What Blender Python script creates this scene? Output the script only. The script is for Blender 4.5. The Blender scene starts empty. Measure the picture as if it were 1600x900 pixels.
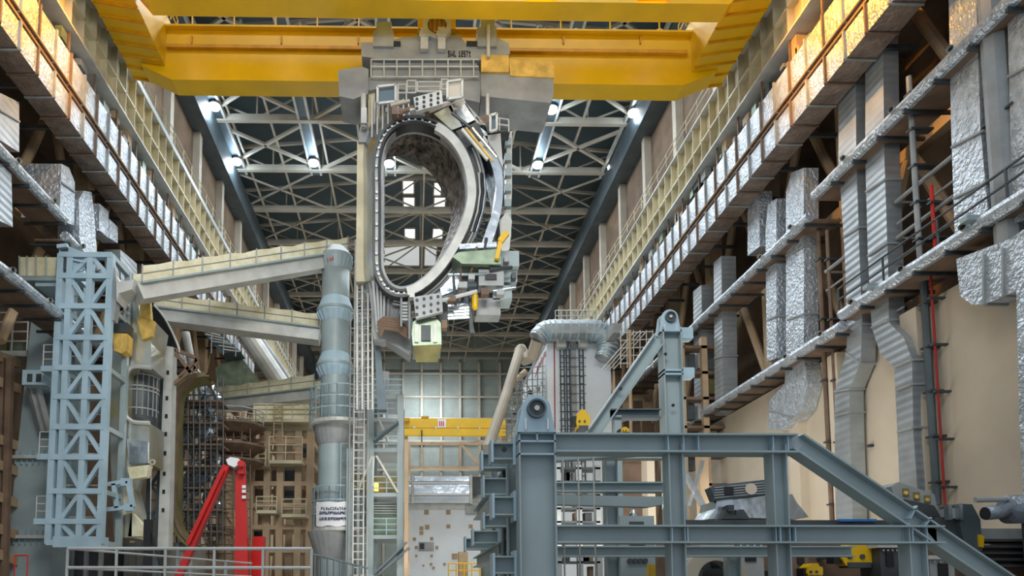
import bpy, math, random
from mathutils import Vector, Matrix, Euler
random.seed(7)
C = bpy.context.scene.collection
# ---------------------------------------------------------------- camera
F = 1100.0; PX, PY = 662.0, 837.0; EYE = Vector((0, 0, 1.6))
pitch = math.atan2(93, F); yaw = math.atan2(17, F)
cd = bpy.data.cameras.new('camera'); cam = bpy.data.objects.new('camera', cd); C.objects.link(cam)
cam.location = EYE; cam.rotation_euler = Euler((math.pi/2 + pitch, 0, -yaw), 'XYZ')
cd.sensor_width = 36; cd.lens = F/1600*36
cd.shift_x = (800 - PX)/1600; cd.shift_y = (PY - 450)/1600
cd.clip_end = 500; cd.clip_start = 0.05
bpy.context.scene.camera = cam
# ---------------------------------------------------------------- light
sc = bpy.context.scene
sc.view_settings.view_transform = 'Standard'; sc.view_settings.look = 'None'
sc.view_settings.gamma = 1; sc.view_settings.exposure = 0.0
try: sc.view_settings.use_curve_mapping = False
except Exception: pass
w = bpy.data.worlds.new('world'); sc.world = w; w.use_nodes = True
bg = w.node_tree.nodes['Background']; bg.inputs[0].default_value = (0.75, 0.83, 0.94, 1); bg.inputs[1].default_value = 0.85
def area(name, loc, rot, sx, sy, power, col, spread=180):
    l = bpy.data.lights.new(name, 'AREA'); l.shape = 'RECTANGLE'; l.size = sx; l.size_y = sy; l.energy = power; l.color = col
    l.spread = math.radians(spread)
    o = bpy.data.objects.new(name, l); C.objects.link(o); o.location = loc; o.rotation_euler = rot; return o
COOL = (0.86, 0.93, 1.0); WARM = (1.0, 0.44, 0.04); SOFT = (1.0, 0.95, 0.87)
for yy in (20, 50, 62, 80, 100, 122):                       # rows of hall lamps under the roof
    area('high_bay_row', (1, yy, 50.5), (0, 0, 0), 34, 4, (5500 if yy < 30 else 8500) if yy < 60 else 6000, COOL)
area('far_uplight', (1, 100, 4), (math.pi, 0, 0), 24, 60, 7500, SOFT)      # unseen broad area light cast upward in the far hall
area('low_uplight', (8, 34, 2.5), (math.radians(150), 0, 0), 20, 12, 2500, SOFT)  # unseen broad area light near the floor, tilted up and forward
o = area('front_fill', (0, 6, 26), (0, 0, 0), 16, 6, 3000, (1, .98, .93), 120); o.rotation_euler = (Vector((-5, 42, 11)) - o.location).to_track_quat('-Z', 'Y').to_euler()  # added fill from out of view, brightens faces turned to the camera
def point(name, loc, power, col, r=0.4):
    l = bpy.data.lights.new(name, 'POINT'); l.energy = power; l.color = col; l.shadow_soft_size = r
    o = bpy.data.objects.new(name, l); C.objects.link(o); o.location = loc; return o
# ---------------------------------------------------------------- pixel <-> place
R3 = cam.rotation_euler.to_matrix()
def ray(px, py): return R3 @ Vector(((px - PX)/F, -(py - PY)/F, -1.0))
def P(px, py, Y):
    d = ray(px, py); t = (Y - EYE.y)/d.y; return EYE + d*t
def PXp(px, py, X):                                          # where the line of sight meets the plane X
    d = ray(px, py); t = (X - EYE.x)/d.x; return EYE + d*t
# ---------------------------------------------------------------- materials
def lin(h):
    v = [int(h[i:i+2], 16)/255 for i in (0, 2, 4)]
    return tuple(c/12.92 if c <= 0.04045 else ((c + 0.055)/1.055)**2.4 for c in v) + (1,)
M = {}
def mat(name, hexc, rough=0.5, metal=0.0, var=0.12, scale=1.5, bump=0.0, bscale=6.0, hex2=None, emit=0, kind='noise', stretch=(1, 1, 1)):
    m = bpy.data.materials.new(name); m.use_nodes = True; nt = m.node_tree; N = nt.nodes; L = nt.links
    b = N['Principled BSDF']; b.inputs['Roughness'].default_value = rough; b.inputs['Metallic'].default_value = metal
    geo = N.new('ShaderNodeNewGeometry'); mp = N.new('ShaderNodeMapping'); mp.inputs['Scale'].default_value = stretch
    L.new(geo.outputs['Position'], mp.inputs['Vector'])
    n = N.new('ShaderNodeTexNoise'); n.inputs['Scale'].default_value = scale; n.inputs['Detail'].default_value = 4
    L.new(mp.outputs[0], n.inputs['Vector'])
    r = N.new('ShaderNodeValToRGB'); c1 = lin(hexc); c2 = lin(hex2) if hex2 else tuple(c*(1-var*2) for c in c1[:3]) + (1,)
    r.color_ramp.elements[0].position = .35; r.color_ramp.elements[1].position = .65
    r.color_ramp.elements[0].color = c2; r.color_ramp.elements[1].color = c1
    L.new(n.outputs['Fac'], r.inputs[0]); L.new(r.outputs[0], b.inputs['Base Color'])
    if bump:
        if kind == 'foil':
            t = N.new('ShaderNodeTexVoronoi'); t.inputs['Scale'].default_value = bscale; o = t.outputs['Distance']
        elif kind == 'wave':
            t = N.new('ShaderNodeTexWave'); t.inputs['Scale'].default_value = bscale; t.bands_direction = 'Z'; o = t.outputs['Fac']
        else:
            t = N.new('ShaderNodeTexNoise'); t.inputs['Scale'].default_value = bscale; o = t.outputs['Fac']
        L.new(mp.outputs[0], t.inputs['Vector'])
        bp = N.new('ShaderNodeBump'); bp.inputs['Strength'].default_value = bump; bp.inputs['Distance'].default_value = 0.12
        L.new(o, bp.inputs['Height']); L.new(bp.outputs[0], b.inputs['Normal'])
    if emit:
        b.inputs['Emission Color'].default_value = c1; b.inputs['Emission Strength'].default_value = emit
    M[name] = m; return m
mat('yellow', 'dcb006', .42, 0, .06, .6)
mat('yellow_dark', 'c89000', .5)
mat('blue_steel', '98a8aa', .42, 0, .1, .5)
mat('blue_light', 'a6c0cc', .45, 0, .1, .8)
mat('grey_steel', '9ba0a0', .5, .1, .15, .8)
mat('pale_steel', 'c4c6c0', .45, .1, .12, 1)
mat('truss_paint', 'b8b0a0', .55, 0, .12, .4)
mat('roof_panel', '4c5c62', .6, .1, .1, .3, .3, 1.2, kind='wave', stretch=(1, 1, 1))
mat('cream_paint', 'c9c0a0', .5, 0, .15, .6)
mat('beige_wall', 'c9bda8', .75, 0, .1, .25, .05, 3)
mat('beige_steel', 'b39b7c', .6, 0, .15, .6)
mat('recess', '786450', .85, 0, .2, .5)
mat('brown_steel', '7a6452', .65, .1, .2, 1)
mat('dark_steel', '4a5052', .5, .3, .2, 1.2)
mat('black', '14161a', .5)
mat('foil', 'ccd6de', .38, .6, .14, 2.4, .8, 6)
mat('foil_seam', '6f675e', .6, .3)
mat('corrugated', 'b0b8bc', .42, .6, .12, .8, .16, .9, kind='wave')
mat('silver', 'c9d2d8', .25, .9, .12, .8, .35, 1.5)
mat('duct_dark', '5b686e', .5, .5, .12, .7)
mat('cable', '2c3a38', .7, 0, .4, 3, .5, 8)
mat('fabric', 'dedabf', .8, 0, .12, 1.2, .5, 3, hex2='c6bf9a')
mat('gold_and_lit_tarp', 'e8c060', .6, 0, .2, 1.5, .6, 3)
mat('vessel_wall', 'a89c90', .55, .3, .3, 2.2, .8, 4, hex2='4a423c', kind='foil')
mat('olive', '8a8454', .5, .3, .2, 1)
mat('gold_silver', 'b8ae84', .3, .75, .2, .5, .3, 1.2, hex2='c4cccc')
mat('red', 'c41a12', .4, 0, .08, 1)
mat('white', 'e4e6e8', .6, 0, .05, .8)
mat('white_panel', 'dfe8ee', .55, 0, .05, .5)
mat('tan', 'b09a78', .7)
mat('lamp', 'ffffff', .3, 0, 0, 1, emit=25)
mat('lamp_soft', 'ffffff', .3, 0, 0, 1, emit=6)
mat('foil_floor_shade', '94857a', .5, .4, .2, 1.5, .6, 5, hex2='776a60')  # foil with the dark floor reflection put into its colour
mat('red_paint', 'a01c1c', .5)
mat('lamp_warm', 'ffb040', .3, 0, 0, 1, emit=5)
mat('skylight', 'f4f8ff', .3, 0, 0, 1, emit=1.6)
mat('skylight_dim', 'dfe6ea', .3, 0, 0, 1, emit=.45)
mat('cladding', '9aa39c', .6, .1, .1, .3, .4, 1.5, kind='wave')
mat('concrete', '9a958c', .8, 0, .15, .5)
mat('green_glaze', '84967f', .35, .4, .2, 1.5)
mat('banner_ink', '20305a', .7)
mat('plastic_wrap', '8794a0', .3, .3, .2, 1, .6, 3)
mat('red_light', 'ff4060', .3, 0, 0, 1, emit=5)
mat('blue_hose', '2a78c8', .5)
# ---------------------------------------------------------------- mesh building
class MB:
    def __init__(s): s.v = []; s.f = []
    def add(s, vs, fs):
        n = len(s.v); s.v += [tuple(v) for v in vs]; s.f += [tuple(i + n for i in f) for f in fs]; return s
    def hexa(s, b, t):                                        # two quads of corners
        return s.add(list(b) + list(t), [(3, 2, 1, 0), (4, 5, 6, 7), (0, 1, 5, 4), (1, 2, 6, 5), (2, 3, 7, 6), (3, 0, 4, 7)])
    def box(s, a, b):
        x0, x1 = sorted((a[0], b[0])); y0, y1 = sorted((a[1], b[1])); z0, z1 = sorted((a[2], b[2]))
        return s.hexa([(x0, y0, z0), (x1, y0, z0), (x1, y1, z0), (x0, y1, z0)], [(x0, y0, z1), (x1, y0, z1), (x1, y1, z1), (x0, y1, z1)])
    def bar(s, p, q, wd, ht=None, up=(0, 0, 1)):
        p = Vector(p); q = Vector(q); d = (q - p)
        if d.length < 1e-6: return s
        d.normalize(); u = Vector(up)
        if abs(d.dot(u)) > .99: u = Vector((0, 1, 0))
        sd = d.cross(u).normalized(); u = sd.cross(d).normalized(); ht = ht or wd
        a = sd*wd/2; b = u*ht/2
        return s.hexa([p-a-b, p+a-b, p+a+b, p-a+b], [q-a-b, q+a-b, q+a+b, q-a+b])
    def tube(s, p, q, r, n=8, r2=None, cap=True):
        p = Vector(p); q = Vector(q); d = (q-p).normalized(); r2 = r if r2 is None else r2
        u = Vector((0, 0, 1)) if abs(d.z) < .9 else Vector((0, 1, 0)); a = d.cross(u).normalized(); b = a.cross(d)
        vs = []; 
        for c, rr in ((p, r), (q, r2)):
            for i in range(n):
                t = 2*math.pi*i/n; vs.append(c + a*math.cos(t)*rr + b*math.sin(t)*rr)
        fs = [(i, (i+1) % n, n+(i+1) % n, n+i) for i in range(n)]
        if cap: fs += [tuple(range(n-1, -1, -1)), tuple(range(n, 2*n))]
        return s.add(vs, fs)
    def path(s, pts, r, n=8):
        pts = [Vector(p) for p in pts]
        vs = []; fs = []; prev = None
        for k, p in enumerate(pts):
            d = (pts[min(k+1, len(pts)-1)] - pts[max(k-1, 0)]).normalized()
            if prev is None: u = Vector((0, 0, 1)) if abs(d.z) < .9 else Vector((0, 1, 0)); a = d.cross(u).normalized()
            else: a = (prev - d*prev.dot(d)).normalized()
            prev = a; b = a.cross(d)
            for i in range(n):
                t = 2*math.pi*i/n; vs.append(p + a*math.cos(t)*r + b*math.sin(t)*r)
        for k in range(len(pts)-1):
            for i in range(n): fs.append((k*n+i, k*n+(i+1) % n, (k+1)*n+(i+1) % n, (k+1)*n+i))
        fs += [tuple(range(n-1, -1, -1)), tuple(range((len(pts)-1)*n, len(pts)*n))]
        return s.add(vs, fs)
    def prism(s, poly, off):                                  # any planar outline pushed along a vector
        n = len(poly); a = [Vector(p) for p in poly]; off = Vector(off)
        return s.add(a + [p + off for p in a], [tuple(range(n)), tuple(range(2*n-1, n-1, -1))] + [(i, i+n, (i+1) % n+n, (i+1) % n) for i in range(n)])
    def pxprism(s, pts, Y, th): return s.prism([P(x, y, Y) for x, y in pts], (0, th, 0))
    def pxbox(s, x0, y0, x1, y1, Y, th):
        a = P(x0, y1, Y); b = P(x1, y0, Y); return s.box((a.x, Y, a.z), (b.x, Y+th, b.z))
    def lathe(s, c, prof, n=28):                              # prof: (radius, z)
        vs = []; fs = []
        for r, z in prof:
            for i in range(n):
                t = 2*math.pi*i/n; vs.append((c[0]+r*math.cos(t), c[1]+r*math.sin(t), z))
        for k in range(len(prof)-1):
            for i in range(n): fs.append((k*n+i, k*n+(i+1) % n, (k+1)*n+(i+1) % n, (k+1)*n+i))
        fs += [tuple(range(n-1, -1, -1)), tuple(range((len(prof)-1)*n, len(prof)*n))]
        return s.add(vs, fs)
    def discY(s, c, r, th, n=20, r_in=0):                     # a disc or ring that faces -Y
        c = Vector(c); vs = []
        for y in (0, th):
            for rr in ((r, r_in) if r_in else (r,)):
                for i in range(n): t = 2*math.pi*i/n; vs.append((c.x+rr*math.cos(t), c.y+y, c.z+rr*math.sin(t)))
        if r_in:
            fs = []
            for i in range(n):
                j = (i+1) % n
                fs += [(i, j, n+j, n+i), (2*n+i, 3*n+i, 3*n+j, 2*n+j), (i, 2*n+i, 2*n+j, j), (n+i, n+j, 3*n+j, 3*n+i)]
        else: fs = [tuple(range(n)), tuple(range(2*n-1, n-1, -1))] + [(i, n+i, n+(i+1) % n, (i+1) % n) for i in range(n)]
        return s.add(vs, fs)
    def ibeam(s, p, q, h, wd, tf=.04, tw=.03, up=(0, 0, 1)):  # flanges apart by h along up; flange width wd
        p = Vector(p); q = Vector(q); d = (q-p).normalized(); u = Vector(up); sd = d.cross(u).normalized(); u = sd.cross(d).normalized()
        for k in (-1, 1): o = u*k*(h-tf)/2; s.bar(p+o, q+o, wd, tf, u)
        return s.bar(p, q, tw, h-2*tf, u)
    def loft(s, a, b, close=True):
        n = len(a); m = n if close else n-1
        return s.add(list(a)+list(b), [(i, (i+1) % n, n+(i+1) % n, n+i) for i in range(m)])
    def rail(s, pts, h, r=.03, step=1.5, mids=(.5,)):
        pts = [Vector(p) for p in pts]; Z = Vector((0, 0, 1))
        for p, q in zip(pts, pts[1:]):
            for k in (1,) + tuple(mids): s.tube(p+Z*h*k, q+Z*h*k, r, 5)
            n = max(1, round((q-p).length/step))
            for i in range(n+1): c = p.lerp(q, i/n); s.tube(c, c+Z*h, r, 5)
        return s
    def ladder(s, p, q, side, wd=.5, r=.03, step=.35):
        p = Vector(p); q = Vector(q); a = Vector(side)*wd/2
        s.tube(p-a, q-a, r, 5); s.tube(p+a, q+a, r, 5); n = max(1, int((q-p).length/step))
        for i in range(n+1): c = p.lerp(q, i/n); s.tube(c-a, c+a, r*.7, 4, cap=False)
        return s
    def build(s, name, m, parent=None, label=None, smooth=False):
        me = bpy.data.meshes.new(name); base = Vector((0, 0, 0))
        if parent is not None:
            q = parent
            while q is not None: base += q.location; q = q.parent
            loc = Vector((0, 0, 0))
        else:
            xs = [v[0] for v in s.v]; ys = [v[1] for v in s.v]; zs = [v[2] for v in s.v]
            base = Vector(((min(xs)+max(xs))/2, (min(ys)+max(ys))/2, min(zs))); loc = base
        me.from_pydata([tuple(Vector(v) - base) for v in s.v], [], s.f); me.update()
        if smooth: me.shade_smooth() if hasattr(me, 'shade_smooth') else [setattr(p, 'use_smooth', True) for p in me.polygons]
        me.materials.append(M[m] if isinstance(m, str) else m)
        o = bpy.data.objects.new(name, me); C.objects.link(o); o.location = loc
        if parent is not None: o.parent = parent
        if label: o['label'] = label
        return o
def T(name, label, cat, loc, group=None):
    o = bpy.data.objects.new(name, None); C.objects.link(o); o.location = Vector(loc); o.empty_display_size = .3
    o['label'] = label; o['category'] = cat
    if group: o['group'] = group
    return o
def S(mb, name, label, cat, m, group=None, smooth=False):
    o = mb.build(name, m, None, label, smooth); o['category'] = cat
    if group: o['group'] = group
    return o
def ST(mb, name, m):
    o = mb.build(name, m); o['kind'] = 'structure'; return o
def dup(o, loc, label, parent=None):
    r = o.copy(); C.objects.link(r)
    if parent is None: r.location = loc; r['label'] = label
    else: r.parent = parent
    for ch in o.children: dup(ch, None, None, r)
    return r
ORD = 'first second third fourth fifth sixth seventh eighth ninth tenth eleventh twelfth thirteenth fourteenth fifteenth sixteenth seventeenth eighteenth nineteenth twentieth'.split()
S2 = {1: 'red pipe wall', -1: 'lattice tower wall'}
SD = {1: 'on the wall with the thin red pipe', -1: 'on the wall behind the lattice tower'}
# ================================================================ THE HALL
YE = 150.0; ZE = 1.6
ST(MB().box((-30, -2, -.3), (32, YE, 0)), 'floor', 'concrete')
ST(MB().box((-30, 12, 58.2), (32, YE+.5, 58.6)), 'ceiling', 'roof_panel')
ST(MB().box((-30, YE, 0), (32, YE+.4, 58.2)), 'wall_far', 'cladding')
for s, nm in ((1, 'right'), (-1, 'left')):
    xx = (lambda x: x) if s > 0 else (lambda x: 2 - x)
    if s > 0: ST(MB().box((xx(21.8), 4, 0), (xx(22.4), 58, 14.0)), 'wall_%s_lower' % nm, 'beige_wall')
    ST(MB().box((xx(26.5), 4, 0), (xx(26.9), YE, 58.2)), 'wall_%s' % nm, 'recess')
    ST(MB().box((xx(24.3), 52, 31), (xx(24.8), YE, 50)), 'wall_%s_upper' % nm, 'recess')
    m = MB(); m.box((xx(22.6), 45, 48.4), (xx(24.6), YE, 51.2)); ST(m, 'trim_%s_eaves' % nm, 'duct_dark')
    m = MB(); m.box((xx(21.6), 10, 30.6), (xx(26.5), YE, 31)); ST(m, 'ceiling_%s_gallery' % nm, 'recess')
# columns and braces of both side walls
colg = {1: 'steel columns of the red pipe wall', -1: 'steel columns of the lattice tower wall'}
for s in (1, -1):
    xx = (lambda x: x) if s > 0 else (lambda x: 2 - x)
    for i, y in enumerate([18 + 8.4*k for k in range(15)]):
        if s < 0 and i < 3: continue
        t = T('steel_column', 'beige box column, %s counted from the near end, %s' % (ORD[i], S2[s]), 'column', (xx(23), y, 0), colg[s])
        z0 = 0 if y > 58 else 0
        MB().box((xx(22.5), y-.45, z0), (xx(23.5), y+.45, 30.6)).build('shaft', 'beige_steel', t)
        MB().box((xx(23.6), y-.4, 30.6), (xx(24.3), y+.4, 50)).build('upper_shaft', 'truss_paint', t)
        m = MB(); m.box((xx(20.2), y-.3, 29.6), (xx(22.5), y+.3, 31.3)); m.build('corbel', 'beige_steel', t)
    for i, y in enumerate([18 + 8.4*k for k in range(14)]):
        m = MB()
        for z0, z1 in ((14.5, 22), (22, 30)):
            m.tube((xx(23), y+.4, z0), (xx(23), y+4.2, z1), .26, 8); m.tube((xx(23), y+8, z0), (xx(23), y+4.2, z1), .26, 8)
            m.bar((xx(23), y, z1), (xx(23), y+8.4, z1), .5, .6)
        if y > 57:
            m.tube((xx(23), y+.4, 0), (xx(23), y+4.2, 14), .26); m.tube((xx(23), y+8, 0), (xx(23), y+4.2, 14), .26)
        S(m, 'wall_brace', 'beige tube bracing, %s bay from the near end, %s' % (ORD[i], S2[s]), 'brace', 'beige_steel', 'braces between ' + colg[s])
# ---- runway girders
for s in (1, -1):
    xx = (lambda x: x) if s > 0 else (lambda x: 2 - x)
    t = T('runway_girder', 'long cream crane runway girder with ribs ' + SD[s], 'crane runway', (xx(20), 10, 31))
    ZT = 33.2+ZE; ZB = 29.7+ZE
    MB().box((xx(20.35), 10, ZB), (xx(20.5), 146, ZT)).build('web', 'cream_paint', t)
    MB().box((xx(19.9), 10, ZT), (xx(21), 146, ZT+.12)).build('top_flange', 'pale_steel', t)
    MB().box((xx(19.8), 10, ZB-.12), (xx(21), 146, ZB)).build('bottom_flange', 'pale_steel', t)
    MB().box((xx(19.95), 10, ZB+1.55), (xx(20.35), 146, ZB+1.68)).build('middle_flange', 'cream_paint', t)
    m = MB(); y = 11
    while y < 146: m.box((xx(19.95), y, ZB), (xx(20.35), y+.06, ZT)); y += 1.4
    m.build('stiffeners', 'cream_paint', t)
    MB().box((xx(20.35), 10, ZT+.12), (xx(20.5), 146, ZT+.3)).build('crane_rail', 'dark_steel', t)
    m = MB(); m.rail([(xx(19.75), 10, ZT+.1), (xx(19.75), 146, ZT+.1)], 1.0, .035, 2.0); m.build('handrail', 'cream_paint', t)
    if s < 0: MB().box((xx(20.6), 22, ZT+.15), (xx(20.75), 146, ZT+1.7)).build('side_screen', 'blue_steel', t)
    # walkway and trays under the girder
    t = T('cable_tray', 'dark cable tray packed with hoses under the runway girder, ' + S2[s], 'cable tray', (xx(20.6), 10, 28))
    MB().box((xx(20.2), 10, 29.55), (xx(21.8), 90, 29.65)).build('tray', 'dark_steel', t)
    m = MB()
    for k in range(9):
        x0 = 20.25 + .17*k; pts = []; y = 10
        while y < 88: pts.append((xx(x0 + random.uniform(-.05, .05)), y, 29.8 + random.uniform(-.08, .1))); y += 1.6
        m.path(pts, .08, 5)
    m.build('hoses', 'cable', t)
    y = 12; k = 0
    while y < 88:
        z = random.uniform(29.6, 30.6); h = random.uniform(.2, .7); MB().box((xx(20.2), y, z), (xx(20.2+random.uniform(.2, .5)), y+random.uniform(.3, .9), z+h)).build('junction_box', ['grey_steel', 'dark_steel', 'green_glaze', 'beige_steel'][k % 4], t); y += random.uniform(.9, 2.0); k += 1
    y = 11
    while y < 90: MB().box((xx(20.1), y, 29.3), (xx(22.4), y+.12, 29.5)).box((xx(20.1), y, 29.3), (xx(20.2), y+.12, 31.2)).build('bracket', 'brown_steel', t); y += 3
    MB().box((xx(20.0), 10, 29.4), (xx(20.1), 90, 29.5)).build('edge_rail', 'truss_paint', t)
# ---- foil wrapped horizontal ducts
for s in (1, -1):
    xx = (lambda x: x) if s > 0 else (lambda x: 2 - x)
    for nm, z0, z1, w_ in (('upper', 25.9+ZE, 27.5+ZE, 1.3), ('lower', 24.1+ZE, 25.35+ZE, 1.35)):
        t = T('insulated_duct', '%s foil wrapped air duct running along, %s' % (nm, SD[s]), 'air duct', (xx(19.5), 10, z0), 'foil wrapped main ducts under the crane runway')
        ye = 76
        m = MB(); mu = MB(); y = 10.0
        seg = 1.5
        while y < ye:                                          # pillowed foil segments
            a, b = y, min(y+seg, ye); c = (a+b)/2; bul = .05
            x0, x1 = xx(19.5), xx(19.5+w_); xb = xx(19.5-bul); zm = (z0+z1)/2
            m.add([(x0, a, z0), (x0, b, z0), (x0, b, z1), (x0, a, z1), (xb, c, zm), (x1, a, z0), (x1, b, z0), (x1, b, z1), (x1, a, z1)],
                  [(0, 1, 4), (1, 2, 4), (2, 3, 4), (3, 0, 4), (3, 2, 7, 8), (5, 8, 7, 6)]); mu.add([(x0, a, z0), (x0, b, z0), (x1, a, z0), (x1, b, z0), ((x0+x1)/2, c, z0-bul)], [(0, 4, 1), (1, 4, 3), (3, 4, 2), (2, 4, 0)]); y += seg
        m.add([(xx(19.5), 10, z0), (xx(19.5+w_), 10, z0), (xx(19.5+w_), 10, z1), (xx(19.5), 10, z1)], [(0, 1, 2, 3)])
        m.build('body', 'foil', t); mu.build('shaded_underside', 'foil_floor_shade', t, 'foil underside with dark floor reflection in its colour')  # underside coloured brown for the dark floor mirrored in the foil
        y = 10.0; k = 0
        while y < ye:
            m = MB(); m.box((xx(19.38), y-.05, z0-.08), (xx(19.5), y+.05, z1+.05)); m.box((xx(19.38), y-.04, z0-.1), (xx(19.5+w_), y+.04, z0-.03))
            m.build('strap', 'grey_steel' if k % 2 else 'brown_steel', t); y += 1.5; k += 1
    t = T('duct_support', 'brown support rail between the two foil ducts ' + SD[s], 'support rail', (xx(19.6), 10, 27))
    MB().box((xx(19.45), 10, 25.45+ZE), (xx(20.3), 76, 25.6+ZE)).build('channel', 'brown_steel', t)
    MB().tube((xx(19.35), 10, 25.72+ZE), (xx(19.35), 76, 25.72+ZE), .05).build('conduit', 'beige_steel', t)
    y = 11
    while y < 76: MB().box((xx(20.85), y, 24.2+ZE), (xx(22.45), y+.15, 24.4+ZE)).build('bracket', 'dark_steel', t); y += 3
# ---- pipe ledges with foil wrapped edge pipes
def ledge(s, y0, y1, Z, name, where, rail=False, wd=1.5, r=.27):
    xx = (lambda x: x) if s > 0 else (lambda x: 2 - x)
    t = T('pipe_ledge', '%s %s' % (where, SD[s]), 'pipe ledge', (xx(20.5), y0, Z+ZE), 'foil edged pipe ledges on the side walls')
    z = Z+ZE
    pts = []; y = y0
    while y < y1: pts.append((xx(20.5), y, z+random.uniform(-.02, .02))); y += 1.0
    pts.append((xx(20.5), y1, z)); MB().path(pts, r, 10).build('wrapped_pipe', 'foil', t)
    MB().box((xx(20.6), y0, z-r), (xx(20.6+wd), y1, z-r+.12)).build('deck', 'brown_steel', t)
    y = y0+.3
    while y < y1: MB().bar((xx(20.3), y, z-r-.06), (xx(22.45), y, z-r-.06), .12, .14).build('bracket', 'dark_steel', t); y += 1.7
    y = y0+1.2
    while y < y1 and y < 40:
        st = MB();  st.tube((xx(20.05), y, z+.08), (xx(20.5), y+.25, z+.08), .13, 10, cap=False); st = st.build('pipe_stub', 'pale_steel', t)
        b = MB(); b.tube((xx(20.16), y+.06, z+.08), (xx(20.2), y+.08, z+.08), .1, 10); b.build('stub_bore', 'black', st); y += 3.3
    if rail:
        m = MB(); m.rail([(xx(20.35), y0, z+.2), (xx(20.35), y1, z+.2)], 1.05, .05, 3.2, (.5,)); m.build('handrail', 'dark_steel', t)
        for k in range(4):
            yy = y0 + (y1-y0)*(k+.5)/4; MB().box((xx(19.9), yy, z+.1), (xx(20.6), yy+.35, z+.28)).build('clamp', 'blue_steel', t)
ledge(1, 10, 34, 20.3, 'R4', 'topmost near foil pipe ledge')
ledge(1, 34.5, 76, 19.5, 'R4b', 'topmost far foil pipe ledge')
ledge(1, 10, 32.3, 13.35, 'R5', 'middle height foil pipe ledge with grey handrail', True)
ledge(1, 32.3, 62, 12.8, 'R6', 'middle height far foil pipe ledge')
ledge(-1, 10, 36, 19.8, 'L4', 'upper foil pipe ledge')
ledge(-1, 10, 44, 14.6, 'L5', 'lower foil pipe ledge')
ledge(-1, 36.2, 62, 19.0, 'L4b', 'upper far foil pipe ledge')
# ---- upright ducts, outlined on the plane of their inner face
def upduct(s, X, pts, th, label, m='corrugated', seams=(), group='upright ducts on the side walls'):
    poly = [PXp(x, y, X) for x, y in pts]
    c = min(poly, key=lambda v: v.z)
    t = T('upright_duct', label, 'air duct', c, group); off = Vector((s*th, 0, 0))
    b = MB().prism(poly, off).build('body', m, t)
    z0 = min(v.z for v in poly); z1 = max(v.z for v in poly); ym = sum(v.y for v in poly)/len(poly)
    for u in (.15, .85): q = z0+(z1-z0)*u; MB().box((X+off.x*.9, ym-.1, q-.06), (s*(22.44 if s > 0 else 20.44), ym+.1, q+.06)).build('wall_bracket', 'dark_steel', t)
    for (xa, ya, xb, yb) in seams:
        p = PXp(xa, ya, X - s*.03); q = PXp(xb, yb, X - s*.03); MB().bar(p, q, .1, .08).build('flange', 'grey_steel', t)
        MB().bar(q, q + Vector((s*(th+.06), 0, 0)), .1, .08).build('flange', 'grey_steel', t)
    return t
XR = 20.95
upduct(1, XR, [(1352, -20), (1352, 250), (1356, 400), (1362, 512), (1375, 552), (1397, 574), (1402, 675), (1407, 800), (1436, 800), (1427, 675), (1425, 562), (1412, 527), (1389, 504), (1388, 430), (1382, 250), (1378, -20)], .7,
       'corrugated grey duct with a sideways kink between the red pipe and its twin', seams=[(1362, 512, 1388, 500), (1397, 574, 1425, 562), (1400, 610, 1425, 600), (1402, 675, 1427, 668), (1356, 400, 1386, 380), (1353, 300, 1383, 280)])
upduct(1, XR, [(1310, -20), (1310, 250), (1320, 400), (1324, 520), (1322, 552), (1304, 612), (1304, 675), (1306, 830), (1333, 830), (1328, 675), (1327, 610), (1345, 565), (1347, 500), (1343, 400), (1338, 250), (1336, -20)], .7,
       'corrugated grey duct with double elbow next to the thin vertical pipes', seams=[(1324, 520, 1347, 505), (1322, 552, 1344, 568), (1304, 612, 1327, 608), (1304, 650, 1327, 644), (1318, 370, 1342, 355)])
upduct(1, XR, [(1228, 300), (1236, 270), (1256, 262), (1256, 560), (1262, 600), (1252, 640), (1225, 672), (1200, 672), (1202, 625), (1226, 600), (1228, 560)], .8,
       'foil wrapped duct with rounded top and swept foot', 'foil', [(1228, 400, 1256, 385), (1228, 500, 1256, 490), (1203, 640, 1240, 650)])
upduct(1, XR, [(1196, 360), (1200, 318), (1213, 310), (1213, 560), (1198, 565)], .8, 'slim foil duct with rounded top behind the swept foot duct', 'foil', [(1197, 420, 1213, 412), (1198, 500, 1213, 494)])
upduct(1, XR, [(1168, 318), (1186, 298), (1187, 385), (1168, 400)], .8, 'short foil duct stub under the main duct', 'foil')
upduct(1, XR, [(1115, 410), (1127, 400), (1130, 640), (1117, 650)], 1.0, 'corrugated duct beyond the slim foil ducts', 'corrugated', [(1115, 480, 1129, 474), (1116, 560, 1129, 556)])
upduct(1, XR, [(1083, 455), (1096, 445), (1098, 640), (1085, 650)], 1.2, 'farthest corrugated duct before the far ledge ends', 'corrugated', [(1083, 520, 1097, 516), (1084, 580, 1097, 576)])
upduct(1, 20.9, [(1482, -20), (1486, 200), (1492, 372), (1545, 345), (1532, 200), (1525, -20)], .5, 'wide foil wrapped duct beside the thick grey pipe', 'foil', [(1484, 100, 1528, 75), (1487, 230, 1534, 205), (1490, 310, 1540, 285)])
upduct(1, 20.9, [(1573, -20), (1582, 350), (1640, 330), (1630, -20)], .5, 'nearest wide foil wrapped duct, cut by the picture edge', 'foil', [(1575, 120, 1632, 90), (1580, 260, 1636, 235)])
upduct(1, 20.6, [(1494, 405), (1500, 462), (1518, 476), (1536, 476), (1588, 455), (1592, 640), (1604, 900), (1660, 900), (1640, 330), (1580, 372), (1520, 395)], .8, 'big foil elbow duct under the near ledge', 'foil', [(1538, 398, 1538, 476), (1568, 388, 1568, 462)])
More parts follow.
